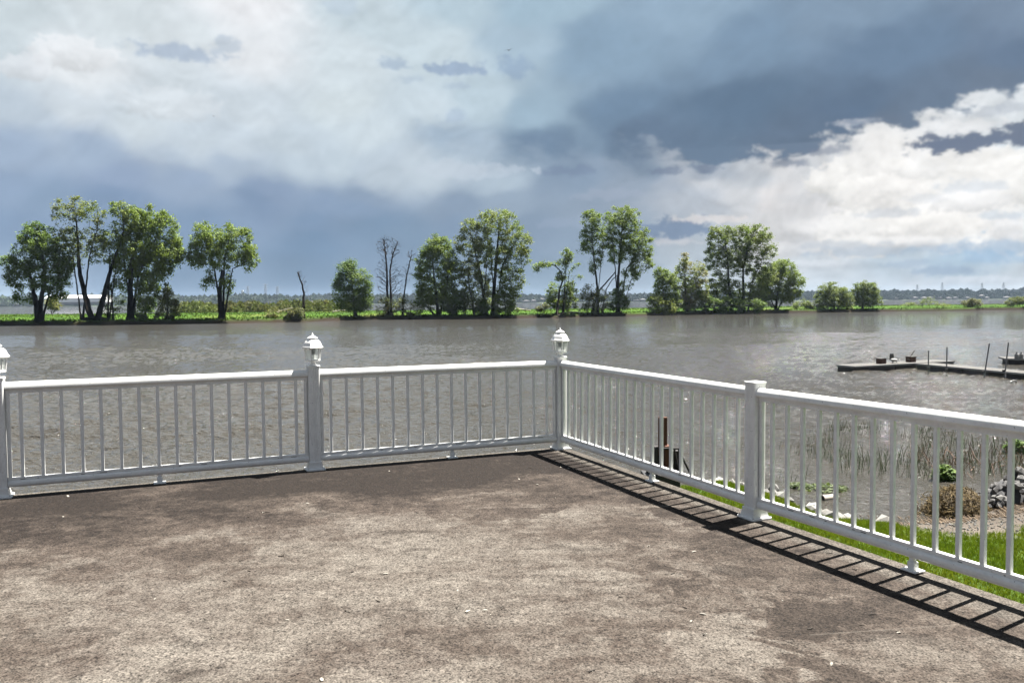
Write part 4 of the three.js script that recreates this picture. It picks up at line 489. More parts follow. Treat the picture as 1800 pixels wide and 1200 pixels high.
  { seed: 36, name: 'shrub', category: 'shrub', woodName: 'stem', crownName: 'foliage', base: [480, 560], back: 3, label: 'thin yellowish scrub left of the olive bush', hue: 'olive', hue2: 'yellow', density: 0.55, leaf: 0.28, step: 0.45, trunks: [{ pts: [[478, 564], [478, 552]], r: [0.07, 0.03] }], lobes: [[478, 552, 14, 9], [488, 548, 10, 8, 0.6]] },
  { seed: 37, name: 'shrub', category: 'shrub', woodName: 'stem', crownName: 'foliage', base: [686, 556], back: 1.2, label: 'scrubby undergrowth bush round the foot of the bare dead tree', hue: 'olive', hue2: 'green', density: 0.8, leaf: 0.29, trunks: [{ pts: [[684, 558], [683, 540]], r: [0.1, 0.04] }], lobes: [[680, 535, 13, 18, 0.8], [696, 542, 14, 14], [672, 548, 14, 9], [712, 538, 11, 18], [726, 546, 12, 12]] },
  { seed: 38, name: 'shrub', category: 'shrub', woodName: 'stem', crownName: 'foliage', base: [834, 556], back: 1.4, label: 'low dark shrubs beneath the tallest central pair of trees', hue: 'dark', hue2: 'olive', density: 1.1, trunks: [{ pts: [[834, 558], [834, 545]], r: [0.1, 0.04] }], lobes: [[818, 535, 17, 18], [845, 540, 16, 14], [798, 542, 12, 13]] },
  { seed: 39, name: 'shrub', category: 'shrub', woodName: 'stem', crownName: 'foliage', base: [956, 552], back: 14, label: 'small round grey-green bush left of the crooked tree', hue: 'olive', hue2: 'willow', density: 1.2, leaf: 0.3, step: 0.45, trunks: [{ pts: [[957, 551], [957, 544]], r: [0.08, 0.04] }], lobes: [[957, 541, 9, 6], [949, 545, 6, 5]] },
  { seed: 40, name: 'shrub', category: 'shrub', woodName: 'stem', crownName: 'foliage', base: [1415, 546], back: 10, label: 'low pale scrub between the row of trees and the willow bushes', hue: 'willow', hue2: 'lime', density: 0.9, leaf: 0.29, step: 0.45, trunks: [{ pts: [[1415, 547], [1415, 538]], r: [0.08, 0.04] }], lobes: [[1412, 537, 12, 8], [1424, 541, 8, 5], [1402, 540, 8, 6]] },
  { seed: 41, name: 'shrub', category: 'shrub', woodName: 'stem', crownName: 'foliage', base: [1236, 550], back: 1.4, label: 'dark bush at the water under the wide domed double-trunked tree', hue: 'dark', hue2: 'green', density: 1.2, trunks: [{ pts: [[1240, 552], [1240, 540]], r: [0.1, 0.04] }], lobes: [[1238, 532, 18, 18], [1268, 537, 20, 14], [1215, 542, 13, 10], [1298, 540, 18, 11], [1332, 539, 15, 11]] },
];
for (const t of TREES) growTree(t);
// hedge of low willow scrub along the back of the island: one mass
{
  const r = rng(64), lp = [], lc = [], A = leafHue.olive, B = leafHue.willow;
  for (let k = 0; k < 150; k++) { const px = 312 + r() * 300, back = 70 + r() * 24, p = onIsland(px, back), R = 1.6 + r() * 2.2, h = 2.0 + r() * 1.6 + (noise(px * 0.03, 2) + 0.3) * 0.6, m = r(), tone = 0.8 + r() * 0.45; if (px > 590 && r() < 0.5) continue;
    for (let i = 0; i < 190; i++) { const a = r() * 6.283, u = r(), q = Math.pow(r(), 0.4), x = p.x + Math.cos(a) * R * q * Math.sqrt(1 - u * u * 0.9), z = p.z + Math.sin(a) * R * q, y = p.y + u * h * Math.sqrt(Math.max(0, 1 - q * q * 0.55)), s = 0.22 + r() * 0.32, t = r() * 6.28; lp.push(x - s * Math.cos(t), y, z - s * Math.sin(t), x + s * Math.cos(t), y + (r() - 0.4) * s, z + s * Math.sin(t), x + (r() - 0.5) * s, y + s * (0.5 + r()), z + (r() - 0.5) * s); const v = tone * (0.7 + r() * 0.6); for (let e = 0; e < 3; e++) lc.push(v * lerp(A[0], B[0], m), v * lerp(A[1], B[1], m), v * lerp(A[2], B[2], m)); } }
  const g = geoFrom(lp, null, { color: [lc, 3] }); g.computeVertexNormals(); const o = mesh('willow_scrub', g, M.leaf); o.userData = { kind: 'stuff', label: 'belt of low olive willow scrub along the back of the island' };
}
// driftwood
{
  const log = (px, back, len, turn, tilt, rad, label, h = 0.15) => { const p = onIsland(px, back), o = thing('driftwood', label, 'driftwood', [p.x, p.y + h, p.z], turn); const g = merge([bar([-len / 2, 0, 0], [0, tilt * len * 0.5 + 0.1, 0.05], rad, rad * 0.85, 7), bar([0, tilt * len * 0.5 + 0.1, 0.05], [len / 2, tilt * len, 0], rad * 0.85, rad * 0.5, 7)]); mesh('log', g, M.driftwood, o); mesh('branch', merge([bar([len * 0.1, tilt * len * 0.6, 0], [len * 0.3, tilt * len + 0.7, 0.2], rad * 0.5, rad * 0.2, 5), bar([-len * 0.2, tilt * 0.2, 0], [-len * 0.32, 0.6, -0.2], rad * 0.4, rad * 0.15, 5)]), M.driftwood, o); };
  log(500, 26, 3.6, 0.2, 0.3, 0.16, 'bleached fallen branch lying behind the scrub left of the snag', 0.4);
  log(596, 24, 3.2, -0.1, 0.12, 0.16, 'white driftwood log on the grass left of the dense rounded tree', 0.35);
  log(919, 24, 4.2, -0.25, -0.08, 0.22, 'pale driftwood log on the bank right of the central trees', 0.55);
  log(1012, 3, 4.4, 0.35, -0.05, 0.2, 'grey fallen log at the water right of the crooked tree', 0.35);
  log(1022, 9, 2.4, 0.9, 0.5, 0.12, 'bleached upright root beside the thicket right of the crooked tree', 0.5);
}

// ---------------------------------------------------------------- far shore, about two kilometres off
{
  const r = rng(91), ridge = (x) => 13 + 6 * fbm(x * 0.0011 + 3, 5.5, 3) + smooth(0, 900, x) * 9 - smooth(1100, 1700, x) * 0, F0 = 1900;
  const shoreF = (x) => F0 + 60 * noise(x * 0.0013, 7) - smooth(-200, -1100, x) * 250;
  const pos = [], idx = [], us = [-20, 0, 6, 40, 110, 220, 420, 900, 2200], nu = 160;
  for (let i = 0; i <= nu; i++) { const x = lerp(-3200, 3200, i / nu); for (const u of us) { const f = shoreF(x) + u; pos.push(x * (f / F0), WATER + (u < 0 ? -2 : 0.8 * smooth(0, 6, u) + ridge(x) * 0.55 * smooth(20, 420, u)), -f); } }
  const m = us.length; for (let i = 0; i < nu; i++) for (let j = 0; j + 1 < m; j++) { const a = i * m + j, b = a + m; idx.push(a, b, b + 1, a, b + 1, a + 1); }
  const g = geoFrom(pos, idx, { uv: [new Array((pos.length / 3) * 2).fill(0), 2] }); g.computeVertexNormals();
  struct('far_shore', g, std([0.03, 0.045, 0.02], 0.95, { side: THREE.DoubleSide }), 'low far shore across the wide river');
  // its woods: one mass of crowns
  const cp = []; for (let i = 0; i < 260; i++) { const u = r() * 2 - 0.7, t = r() * 6.283, q = Math.sqrt(Math.max(0, 1 - Math.min(1, u * u))), k = 0.75 + r() * 0.35, x = q * Math.cos(t) * k * 0.62, y = 0.55 + u * k * 0.48, z = q * Math.sin(t) * k * 0.62, s = 0.06 + r() * 0.09, a = r() * 6.28; cp.push(x - s * Math.cos(a), y - s * 0.4, z - s * Math.sin(a), x + s * Math.cos(a), y - s * 0.4 * r(), z + s * Math.sin(a), x + (r() - 0.5) * s, y + s, z + (r() - 0.5) * s); }
  const crown = geoFrom(cp, null); crown.computeVertexNormals();
  const n = 5200, im = new THREE.InstancedMesh(crown, new THREE.MeshPhysicalMaterial({ color: 0xffffff, roughness: 0.85, side: THREE.DoubleSide, transmission: 0.25, thickness: 0 }), n), m4 = new THREE.Matrix4(), q = new THREE.Quaternion(), c = new THREE.Color();
  for (let i = 0; i < n; i++) { const x = -1700 + r() * 3400, u = 4 + Math.pow(r(), 1.7) * 460, f = shoreF(x) + u, h = (11 + r() * 9) * (0.8 + 0.35 * noise(x * 0.006, u * 0.01)) * (u < 60 ? 0.75 : 1) * (x < 0 ? 1.08 : 1), y = WATER + 0.4 + ridge(x) * 0.55 * smooth(20, 420, u); q.setFromEuler(new THREE.Euler(0, r() * 6.28, 0)); m4.compose(new THREE.Vector3(x * (f / F0), y - 1, -f), q, new THREE.Vector3(h * (0.8 + r() * 0.5), h, h * (0.8 + r() * 0.5))); im.setMatrixAt(i, m4); const v = 0.55 + r() * 0.75, e = r() * smooth(300, -700, x); im.setColorAt(i, c.setRGB(v * lerp(0.018, 0.05, e), v * lerp(0.034, 0.085, e), v * lerp(0.016, 0.03, e))); }
  im.name = 'far_woods'; im.castShadow = im.receiveShadow = true; im.userData = { kind: 'stuff', label: 'hazy woods along the far shore' }; scene.add(im);
  // houses, a long white hall, a tower and pylons
  const farAt = (px, f) => { const p = atForward(px, 530, f); return p; };
  const wallM = std([0.13, 0.13, 0.13], 0.8), roofM = std([0.06, 0.058, 0.06], 0.85), whiteM = std([0.7, 0.7, 0.7], 0.7), greyM = std([0.16, 0.17, 0.19], 0.7);
  let house = null;
  for (const [px, k, w] of [[30, 1, 14], [348, 1.2, 20], [560, 1.1, 16], [548, 1, 10], [470, 1, 14], [925, 1, 16], [938, 1, 12], [952, 1.2, 14], [1118, 1, 12], [1130, 1, 14], [1607, 1, 16], [1625, 1, 12], [1636, 1, 14], [1668, 1, 12], [1680, 1, 10], [1701, 1, 12], [1726, 1.2, 10], [1735, 1, 8], [1575, 1, 8], [1652, 1, 10], [1770, 1, 14]]) {
    const x = farAt(px, F0).x, f = shoreF(x) + 3 + (k > 1.1 ? 14 : 0), p = farAt(px, f), y = WATER + 1.2 + (k > 1.1 ? 3 : 0);
    if (!house) { house = thing('far_house', 'small pale house at the water on the far shore', 'house', [p.x, y, p.z], 0, 'small houses along the far shore'); mesh('wall', box(1, 4, 8, 0, 2, 0), wallM, house); mesh('roof', toCreasedNormals(new THREE.CylinderGeometry(0.01, 0.8, 2.4, 4).rotateY(Math.PI / 4).scale(1, 1, 8).translate(0, 5.2, 0), 0.3), roofM, house); house.scale.set(w, k, 1); }
    else { const h = copyOf(house, 'far_house'); h.position.set(p.x, y, p.z); h.scale.set(w, k * (0.8 + r() * 0.4), 1); }
  }
  { const a = farAt(78, 1640), b = farAt(180, 1640), len = b.x - a.x, s = new THREE.Shape(); s.moveTo(-22, 0); s.lineTo(-22, 8); s.quadraticCurveTo(0, 20, 22, 8); s.lineTo(22, 0); const t = thing('arena', 'long white-roofed hall on the far shore behind the leftmost tree', 'building', [a.x, WATER + 6, a.z - 20]); mesh('roof', toCreasedNormals(new THREE.ExtrudeGeometry(s, { depth: len, bevelEnabled: false, curveSegments: 12 }).rotateY(Math.PI / 2).translate(0, 3, 0), 0.4), whiteM, t); mesh('wall', box(len - 2, 4, 38, len / 2, 1, 0), wallM, t); }
  { const p = farAt(426, 2080), t = thing('water_tower', 'slim white tower above the far trees right of the solitary round-headed tree', 'tower', [p.x, WATER + 4, p.z]); mesh('shaft', cyl(2.3, 2, 30, 14, 0, 15, 0), whiteM, t); mesh('cap', cyl(2.7, 2.5, 3, 14, 0, 31.6, 0), whiteM, t); }
  const pyl = (h) => { const bars = [], W2 = h * 0.1; for (const [a, b] of [[-1, -1], [1, -1], [1, 1], [-1, 1]]) bars.push(bar([a * W2, 0, b * W2], [a * 0.8, h, b * 0.8], 0.45, 0.35, 4)); for (let i = 0; i < 6; i++) { const y0 = (h * i) / 6, y1 = (h * (i + 1)) / 6, w0 = lerp(W2, 0.8, i / 6), w1 = lerp(W2, 0.8, (i + 1) / 6); bars.push(bar([-w0, y0, w0], [w1, y1, w1], 0.25, 0.25, 4), bar([w0, y0, w0], [-w1, y1, w1], 0.25, 0.25, 4)); } return merge(bars); };
  const mastG = pyl(46), armG = merge([0.98, 0.86, 0.74].map((k) => bar([-7, 46 * k, 0], [7, 46 * k, 0], 0.4, 0.4, 4)));
  [[1613, 500, 'first pylon from the left above the right-hand far woods'], [1657, 496, 'second pylon from the left above the right-hand far woods, the tallest of four'], [1727, 497, 'third pylon from the left above the right-hand far woods'], [1765, 496, 'fourth pylon from the left above the right-hand far woods'], [435, 503, 'pylon beside the slim white tower on the far shore'], [466, 499, 'middle pylon of the three above the left-hand far woods'], [487, 503, 'pylon left of the leaning snag above the far woods']].forEach(([px, py, label]) => { const p = atForward(px, py, 2400), foot = WATER + 6, k = (p.y - foot) / 46, t = thing('pylon', 'grey lattice ' + label, 'pylon', [p.x, foot, p.z]); mesh('mast', mastG, greyM, t); mesh('arm', armG, greyM, t); t.scale.set(1, k, 1); });
}

// ---------------------------------------------------------------- lawn, beach, rocks and weeds beside the deck
const LAWN = [[0.75, 8.75], [1.3, 10], [2.1, 13.2], [3.2, 17.0], [4.5, 17.2], [5.3, 16.2], [5.55, 14.9], [5.75, 14.15], [6.5, 13.95], [7.7, 14.3], [8.6, 15.2], [9.3, 15.9], [11, 17], [14, 18.5], [20, 20], [20, -8], [2.0, -8]];
function lawnDist(x, f) { let d = 1e9, inside = false; for (let i = 0, j = LAWN.length - 1; i < LAWN.length; j = i++) { const [ax, ay] = LAWN[j], [bx, by] = LAWN[i], dx = bx - ax, dy = by - ay, t = clamp(((x - ax) * dx + (f - ay) * dy) / (dx * dx + dy * dy), 0, 1), q = Math.hypot(x - ax - t * dx, f - ay - t * dy); if (i >= 1 && i < LAWN.length - 2) d = Math.min(d, q); if ((ay > f) !== (by > f) && x < (dx * (f - ay)) / dy + ax) inside = !inside; } return inside ? d : -d; }
const lawnY = (x, f) => { const d = lawnDist(x, f) + 0.12 * noise(x * 1.4, f * 1.4); return WATER + (d < 0 ? Math.max(-1.6, d * 0.22 - 0.02) : 0.02 + 0.085 * Math.min(d, 14) + 0.22 * smooth(0, 1.2, d)) + 0.02 * noise(x * 3, f * 3); };
const gravelAt = (x, f) => { const d = lawnDist(x, f); return smooth(5.6, 6.4, x + 0.5 * noise(x, f)) * smooth(2.6, 1.5, d + 0.55 * fbm(x * 0.9, f * 1.3, 3)) + smooth(0.5, 0.15, d) * 0.8; };
{
  const nx = 180, nf = 230, pos = [], col = [], uv = [], idx = []; for (let i = 0; i <= nx; i++) for (let j = 0; j <= nf; j++) { const x = lerp(0.4, 19, i / nx), f = lerp(-4, 21.5, j / nf), gr = clamp(gravelAt(x, f), 0, 1), n = fbm(x * 1.1, f * 1.1, 4); pos.push(x, lawnY(x, f), -f); uv.push(x, f); const a = [0.042 + 0.02 * n, 0.072 + 0.03 * n, 0.012], wet = smooth(0.25, -0.1, lawnDist(x, f)), b = [0.082 + 0.04 * n, 0.07 + 0.035 * n, 0.058 + 0.03 * n].map((v) => v * (1 - 0.65 * wet)); col.push(...a.map((v, k) => lerp(v, b[k], gr))); }
  for (let i = 0; i < nx; i++) for (let j = 0; j < nf; j++) { const a = i * (nf + 1) + j, b = a + nf + 1; idx.push(a, b, b + 1, a, b + 1, a + 1); }
  const g = geoFrom(pos, idx, { color: [col, 3], uv: [uv, 2] }); g.computeVertexNormals(); struct('lawn', g, new THREE.MeshPhysicalMaterial({ vertexColors: true, roughness: 0.95, specularIntensity: 0.2, side: THREE.DoubleSide, bumpMap: grainTex, bumpScale: 0.01 }), 'sloping lawn running down to a gravel beach');
  const r = rng(12), bp = []; for (let k = 0; k < 9; k++) { const a = r() * 6.28, l = 0.35 + r() * 0.5, x = (r() - 0.5) * 0.9, z = (r() - 0.5) * 0.9, w = 0.045 + r() * 0.03, h = 0.75 + r() * 0.6; bp.push(x - w * Math.sin(a), 0, z + w * Math.cos(a), x + w * Math.sin(a), 0, z - w * Math.cos(a), x + l * Math.cos(a) * 0.55, h, z + l * Math.sin(a) * 0.55); }
  const tuft = geoFrom(bp, null); tuft.computeVertexNormals();
  const n = 90000, im = new THREE.InstancedMesh(tuft, new THREE.MeshPhysicalMaterial({ color: 0xffffff, roughness: 0.7, side: THREE.DoubleSide, transmission: 0.45, thickness: 0, specularIntensity: 0.15 }), n), m4 = new THREE.Matrix4(), q = new THREE.Quaternion(), c = new THREE.Color(); let k = 0, guard = 0;
  while (k < n && guard++ < 500000) { const x = 0.9 + r() * 11.5, f = 3.2 + r() * 14, d = lawnDist(x, f); if (d < 0.05 || f < 3.2) continue; const e = (x - COR.x) * N2.x + (f - COR.y) * N2.y; if (e > -0.15) continue; if (f < 7 && x > 5.5) continue; if (r() < gravelAt(x, f) * 1.02) continue; const s = 0.035 + r() * 0.03; q.setFromEuler(new THREE.Euler(0, r() * 6.28, 0)); m4.compose(new THREE.Vector3(x, lawnY(x, f) - 0.005, -f), q, new THREE.Vector3(s * 1.2, s * (0.7 + r() * 0.6), s * 1.2)); im.setMatrixAt(k, m4); const y = clamp(0.3 + 0.6 * noise(x * 0.9, f * 0.9) + (r() - 0.5) * 0.6, 0, 1), v = 0.7 + r() * 0.6; im.setColorAt(k, c.setRGB(v * lerp(0.12, 0.2, y), v * lerp(0.185, 0.235, y), v * lerp(0.01, 0.018, y))); k++; }
  im.count = k; im.name = 'grass'; im.castShadow = im.receiveShadow = true; im.userData = { kind: 'stuff', label: 'mown bright green lawn grass beside the deck' }; scene.add(im);

  // stones
  const rockGeo = (seed, sq) => { const q = rng(seed), g = new THREE.IcosahedronGeometry(1, 0), p = g.attributes.position, moved = new Map(); for (let i = 0; i < p.count; i++) { const k = [p.getX(i), p.getY(i), p.getZ(i)].map((v) => v.toFixed(2)).join(); if (!moved.has(k)) moved.set(k, [0.72 + q() * 0.55, 0.72 + q() * 0.5, 0.72 + q() * 0.5]); const m = moved.get(k); p.setXYZ(i, p.getX(i) * m[0], p.getY(i) * m[1] * sq, p.getZ(i) * m[2]); } g.computeVertexNormals(); return g; };
  const shapes = [1, 2, 3, 4, 5, 6].map((s) => rockGeo(s * 17, 0.62 + 0.06 * s)), pale = [[0.17, 0.165, 0.15], [0.12, 0.118, 0.11], [0.22, 0.215, 0.2]].map((k) => std(k, 0.85, { bumpMap: grainTex, bumpScale: 0.004 })), grey = [[0.035, 0.035, 0.037], [0.06, 0.059, 0.06], [0.1, 0.098, 0.095], [0.045, 0.043, 0.042], [0.11, 0.107, 0.102]].map((k) => std(k, 0.85, { bumpMap: grainTex, bumpScale: 0.004 }));
  const rock = (x, y, f, s, mat, name, label, group) => { const o = mesh(name, shapes[(r() * 6) | 0], mat); o.position.set(x, y, -f); o.rotation.set(r() * 0.6, r() * 6.28, r() * 0.6); o.scale.set(s, s * (0.8 + r() * 0.4), s * (0.8 + r() * 0.5)); tag(o, label, 'rock', group); };
  const line = [[4.2, 17.1], [4.7, 17.05], [5.15, 16.5], [5.4, 15.9], [5.5, 15.2], [5.62, 14.6], [5.85, 14.2], [6.2, 13.95]];
  for (let i = 0; i < 46; i++) { const t = r() * (line.length - 1.001), a = line[t | 0], b = line[(t | 0) + 1], u = t % 1, x = lerp(a[0], b[0], u) + (r() - 0.5) * 0.5, f = lerp(a[1], b[1], u) + (r() - 0.5) * 0.5, s = 0.06 + r() * 0.1; rock(x, Math.max(lawnY(x, f), WATER - 0.02) + s * 0.25, f, s, pale[(r() * 3) | 0], 'boulder', 'pale rock edging the lawn along the water', 'pale rocks along the water edge'); }
  for (let i = 0; i < 210; i++) { const a = r() * 6.28, q2 = Math.sqrt(r()), x = 9.4 + Math.cos(a) * q2 * 1.05, f = 14.9 + Math.sin(a) * q2 * 0.72, h = 0.62 * Math.pow(1 - q2, 0.8), s = 0.04 + r() * 0.055; rock(x, lawnY(x, f) + h * (0.9 + r() * 0.2) + s * 0.25, f, s, grey[(r() * 5) | 0], 'heap_rock', 'grey broken rock lying in the heap on the beach', 'broken rocks of the heap on the beach'); }
  { const core = new THREE.SphereGeometry(1, 20, 10, 0, 6.2832, 0, 1.57), p = core.attributes.position; for (let i = 0; i < p.count; i++) { const x = p.getX(i), y = p.getY(i), z = p.getZ(i); p.setXYZ(i, x * 0.85, Math.pow(y, 1.4) * 0.5, z * 0.62); } core.computeVertexNormals(); const o = mesh('rubble_core', core, grey[0]); o.position.set(9.4, lawnY(9.4, 14.9) - 0.08, -14.9); o.userData = { kind: 'stuff', label: 'dark rubble filling the rock heap' }; }
  // pebbles on the beach
  { const n2 = 5200, im2 = new THREE.InstancedMesh(shapes[2], std([1, 1, 1], 0.85), n2); let k2 = 0, g2 = 0; while (k2 < n2 && g2++ < 200000) { const x = 5 + r() * 7, f = 11.5 + r() * 6, d = lawnDist(x, f); if (d < -0.5 || r() > gravelAt(x, f)) continue; const s = 0.006 + Math.pow(r(), 3) * 0.02; q.setFromEuler(new THREE.Euler(r() * 3, r() * 6.28, r() * 3)); m4.compose(new THREE.Vector3(x, lawnY(x, f) + s * 0.3, -f), q, new THREE.Vector3(s, s, s)); im2.setMatrixAt(k2, m4); const v = 0.045 + r() * r() * 0.17, w = r() * 0.25; im2.setColorAt(k2, c.setRGB(v * (1 + w * 0.4), v, v * (1 - w))); k2++; } im2.count = k2; im2.name = 'gravel'; im2.receiveShadow = true; im2.userData = { kind: 'stuff', label: 'pebbles and shells scattered over the narrow beach' }; scene.add(im2); }
  // straw, dead stalks
  const straw = new THREE.CylinderGeometry(0.5, 0.5, 1, 4), strawSet = (name, label, n3, place, tint, parent = scene) => { const im3 = new THREE.InstancedMesh(straw, std([1, 1, 1], 0.9), n3); for (let i = 0; i < n3; i++) { const [x, y, f, l, w, e] = place(i); q.setFromEuler(e); m4.compose(new THREE.Vector3(x, y, -f), q, new THREE.Vector3(w, l, w)); im3.setMatrixAt(i, m4); const v = 0.5 + r() * 0.9; im3.setColorAt(i, c.setRGB(tint[0] * v, tint[1] * v, tint[2] * v)); } im3.name = name; im3.castShadow = im3.receiveShadow = true; im3.userData = { kind: 'stuff', label }; parent.add(im3); };
  { const cx = 8.02, cf = 14.75, cy = lawnY(cx, cf), t = thing('weed_pile', 'brown heap of dead weeds and straw on the beach left of the rock heap', 'weed pile', [cx, cy, -cf]); const gm = new THREE.SphereGeometry(1, 30, 16, 0, 6.2832, 0, 1.57), p = gm.attributes.position; for (let i = 0; i < p.count; i++) { const x = p.getX(i), y = p.getY(i), z = p.getZ(i), k2 = 1 + 0.2 * fbm(x * 2.6 + 5, z * 2.6 + y * 2, 4); p.setXYZ(i, x * 0.62 * k2, Math.pow(Math.max(y, 0), 1.7) * 0.56 * k2 - 0.05, z * 0.5 * k2); } gm.computeVertexNormals(); mesh('mound', gm, std([0.05, 0.034, 0.014], 0.95, { bumpMap: grainTex, bumpScale: 0.02 }), t);
    strawSet('stalks', 'loose dead stalks covering the weed heap', 1500, () => { const a = r() * 6.28, u = r(), q2 = Math.sqrt(1 - u * u); return [Math.cos(a) * q2 * 0.63 - 0.25 * (r() < 0.2 ? r() : 0), Math.pow(u, 1.7) * 0.55, Math.sin(a) * q2 * 0.51, 0.05 + r() * 0.12, 0.007 + r() * 0.008, new THREE.Euler(1.2 + r() * 0.8, r() * 6.28, r() * 3)]; }, [0.1, 0.07, 0.025], t); }
  strawSet('straw', 'dead straw and reed stalks washed up along the beach', 900, () => { const x = 6.2 + r() * 3.2, f = 13.9 + (r() - 0.5) * 1.3 + 0.3 * (x > 8 ? 1 : 0); return [x, Math.max(lawnY(x, f), WATER) + 0.015, f, 0.08 + r() * 0.28, 0.006 + r() * 0.009, new THREE.Euler(1.57 + (r() - 0.5) * 0.4, r() * 6.28, (r() - 0.5) * 0.3)]; }, [0.1, 0.07, 0.042]);
  strawSet('dead_stalks', 'broken dead stalks standing in the shallows by the green plant', 240, () => { const x = 9.2 + r() * 4.2 + 0, f = 17.6 + r() * 2.2, l = 0.15 + r() * 0.5; return [x, WATER + l * 0.3, f, l, 0.008 + r() * 0.009, new THREE.Euler((r() - 0.5) * 2, r() * 6, (r() - 0.5) * 2)]; }, [0.12, 0.075, 0.05]);
  // reeds in the shallows
  { const rp = [], ri = []; for (let s = 0; s <= 4; s++) { const y = s / 4, bend = y * y * 0.07, w = 0.5 * (1 - y * 0.85); rp.push(-w * 0.013 + bend, y, 0, w * 0.013 + bend, y, 0.004); } for (let s = 0; s < 4; s++) { const a = s * 2; ri.push(a, a + 1, a + 3, a, a + 3, a + 2); } const rg = geoFrom(rp, ri); rg.computeVertexNormals(); const n4 = 2000, im4 = new THREE.InstancedMesh(rg, new THREE.MeshPhysicalMaterial({ color: 0xffffff, roughness: 0.7, side: THREE.DoubleSide, transmission: 0.3, thickness: 0 }), n4); let k4 = 0, g4 = 0; while (k4 < n4 && g4++ < 90000) { const px = 1235 + r() * 600, y0 = lerp(845, 752, Math.pow(r(), 0.75)), p = onHeight(px, y0, WATER); const dens = smooth(0.0, 0.3, noise(p.x * 0.55 + 2, p.z * 0.5) + 0.28 * smooth(1380, 1560, px) - 0.34 * smooth(1450, 1250, px) - (y0 < 785 ? 0.22 * (1 - smooth(1600, 1800, px)) : 0) + 0.1) * smooth(1235, 1330, px); if (lawnDist(p.x, -p.z) > -0.6 || r() > dens) continue; const h = (0.18 + r() * 0.3) * (1 - 0.4 * smooth(1500, 1250, px)); q.setFromEuler(new THREE.Euler((r() - 0.5) * 0.22, r() * 6.28, (r() - 0.5) * 0.22)); m4.compose(new THREE.Vector3(p.x, WATER - 0.05, p.z), q, new THREE.Vector3(0.8 + r() * 0.6, h, 1)); im4.setMatrixAt(k4, m4); const v = 0.6 + r() * 0.8, d2 = r() < 0.22 ? 1 : 0; im4.setColorAt(k4, c.setRGB(v * lerp(0.034, 0.07, d2), v * lerp(0.062, 0.055, d2), v * lerp(0.014, 0.03, d2))); k4++; } im4.count = k4; im4.name = 'reeds'; im4.castShadow = true; im4.userData = { kind: 'stuff', label: 'thin dark reeds standing in the shallows' }; scene.add(im4); }
  // leafy water plants
  const plant = (name, label, category, p, R, h, n5, hueA, hueB) => { const lp = [], lc = [], st = []; for (let i = 0; i < n5; i++) { const a = r() * 6.28, q2 = Math.sqrt(r()), x = Math.cos(a) * R * q2, z = Math.sin(a) * R * q2 * 0.8, y = h * (0.15 + r() * 0.85) * (1 - 0.5 * q2), s = 0.03 + r() * 0.045, t2 = r() * 6.28, ux = Math.cos(t2) * s, uz = Math.sin(t2) * s, lift = (r() - 0.2) * s; lp.push(x - ux, y - lift, z - uz, x + uz * 0.6, y + 0.01, z - ux * 0.6, x + ux, y + lift, z + uz, x - ux, y - lift, z - uz, x + ux, y + lift, z + uz, x - uz * 0.6, y + 0.01, z + ux * 0.6); const m = r(), v = 0.7 + r() * 0.6; for (let e = 0; e < 6; e++) lc.push(...[0, 1, 2].map((k5) => v * lerp(hueA[k5], hueB[k5], m))); if (i % 6 === 0) st.push(bar([x * 0.3, -0.1, z * 0.3], [x, y, z], 0.006, 0.004, 4)); } const t = thing(name, label, category, p); const g5 = geoFrom(lp, null, { color: [lc, 3] }); g5.computeVertexNormals(); mesh('foliage', g5, M.leaf, t); mesh('stem', merge(st), std([0.05, 0.06, 0.02], 0.8), t); };
  plant('water_plant', 'bright green leafy plant at the water edge behind the weed heap', 'plant', onHeight(1660, 846, WATER), 0.26, 0.42, 520, [0.08, 0.16, 0.02], [0.13, 0.19, 0.03]);
  plant('water_plant', 'bright green leafy plant in the reeds at the right edge of the picture', 'plant', onHeight(1788, 796, WATER), 0.3, 0.42, 420, [0.07, 0.14, 0.02], [0.12, 0.18, 0.03]);
  plant('water_weed', 'low mat of green weed floating off the pale rocks', 'plant', onHeight(1448, 862, WATER), 0.5, 0.13, 260, [0.045, 0.075, 0.015], [0.075, 0.1, 0.022]);
  plant('water_weed', 'small patch of green weed floating left of the larger mat', 'plant', onHeight(1406, 856, WATER), 0.28, 0.1, 110, [0.045, 0.075, 0.015], [0.07, 0.095, 0.022]);
  { const p = onHeight(1459, 880, WATER), t = thing('log', 'short sawn log lying in the shallows by the pale rocks', 'log', [p.x, WATER + 0.05, p.z], 0.3); mesh('bark', bar([-0.16, 0, 0], [0.16, 0.01, 0.02], 0.075, 0.07, 12), M.driftwood, t); mesh('cut_end', cyl(0.062, 0.062, 0.008, 14).rotateZ(Math.PI / 2).translate(-0.164, 0, 0), M.black, t); }
}

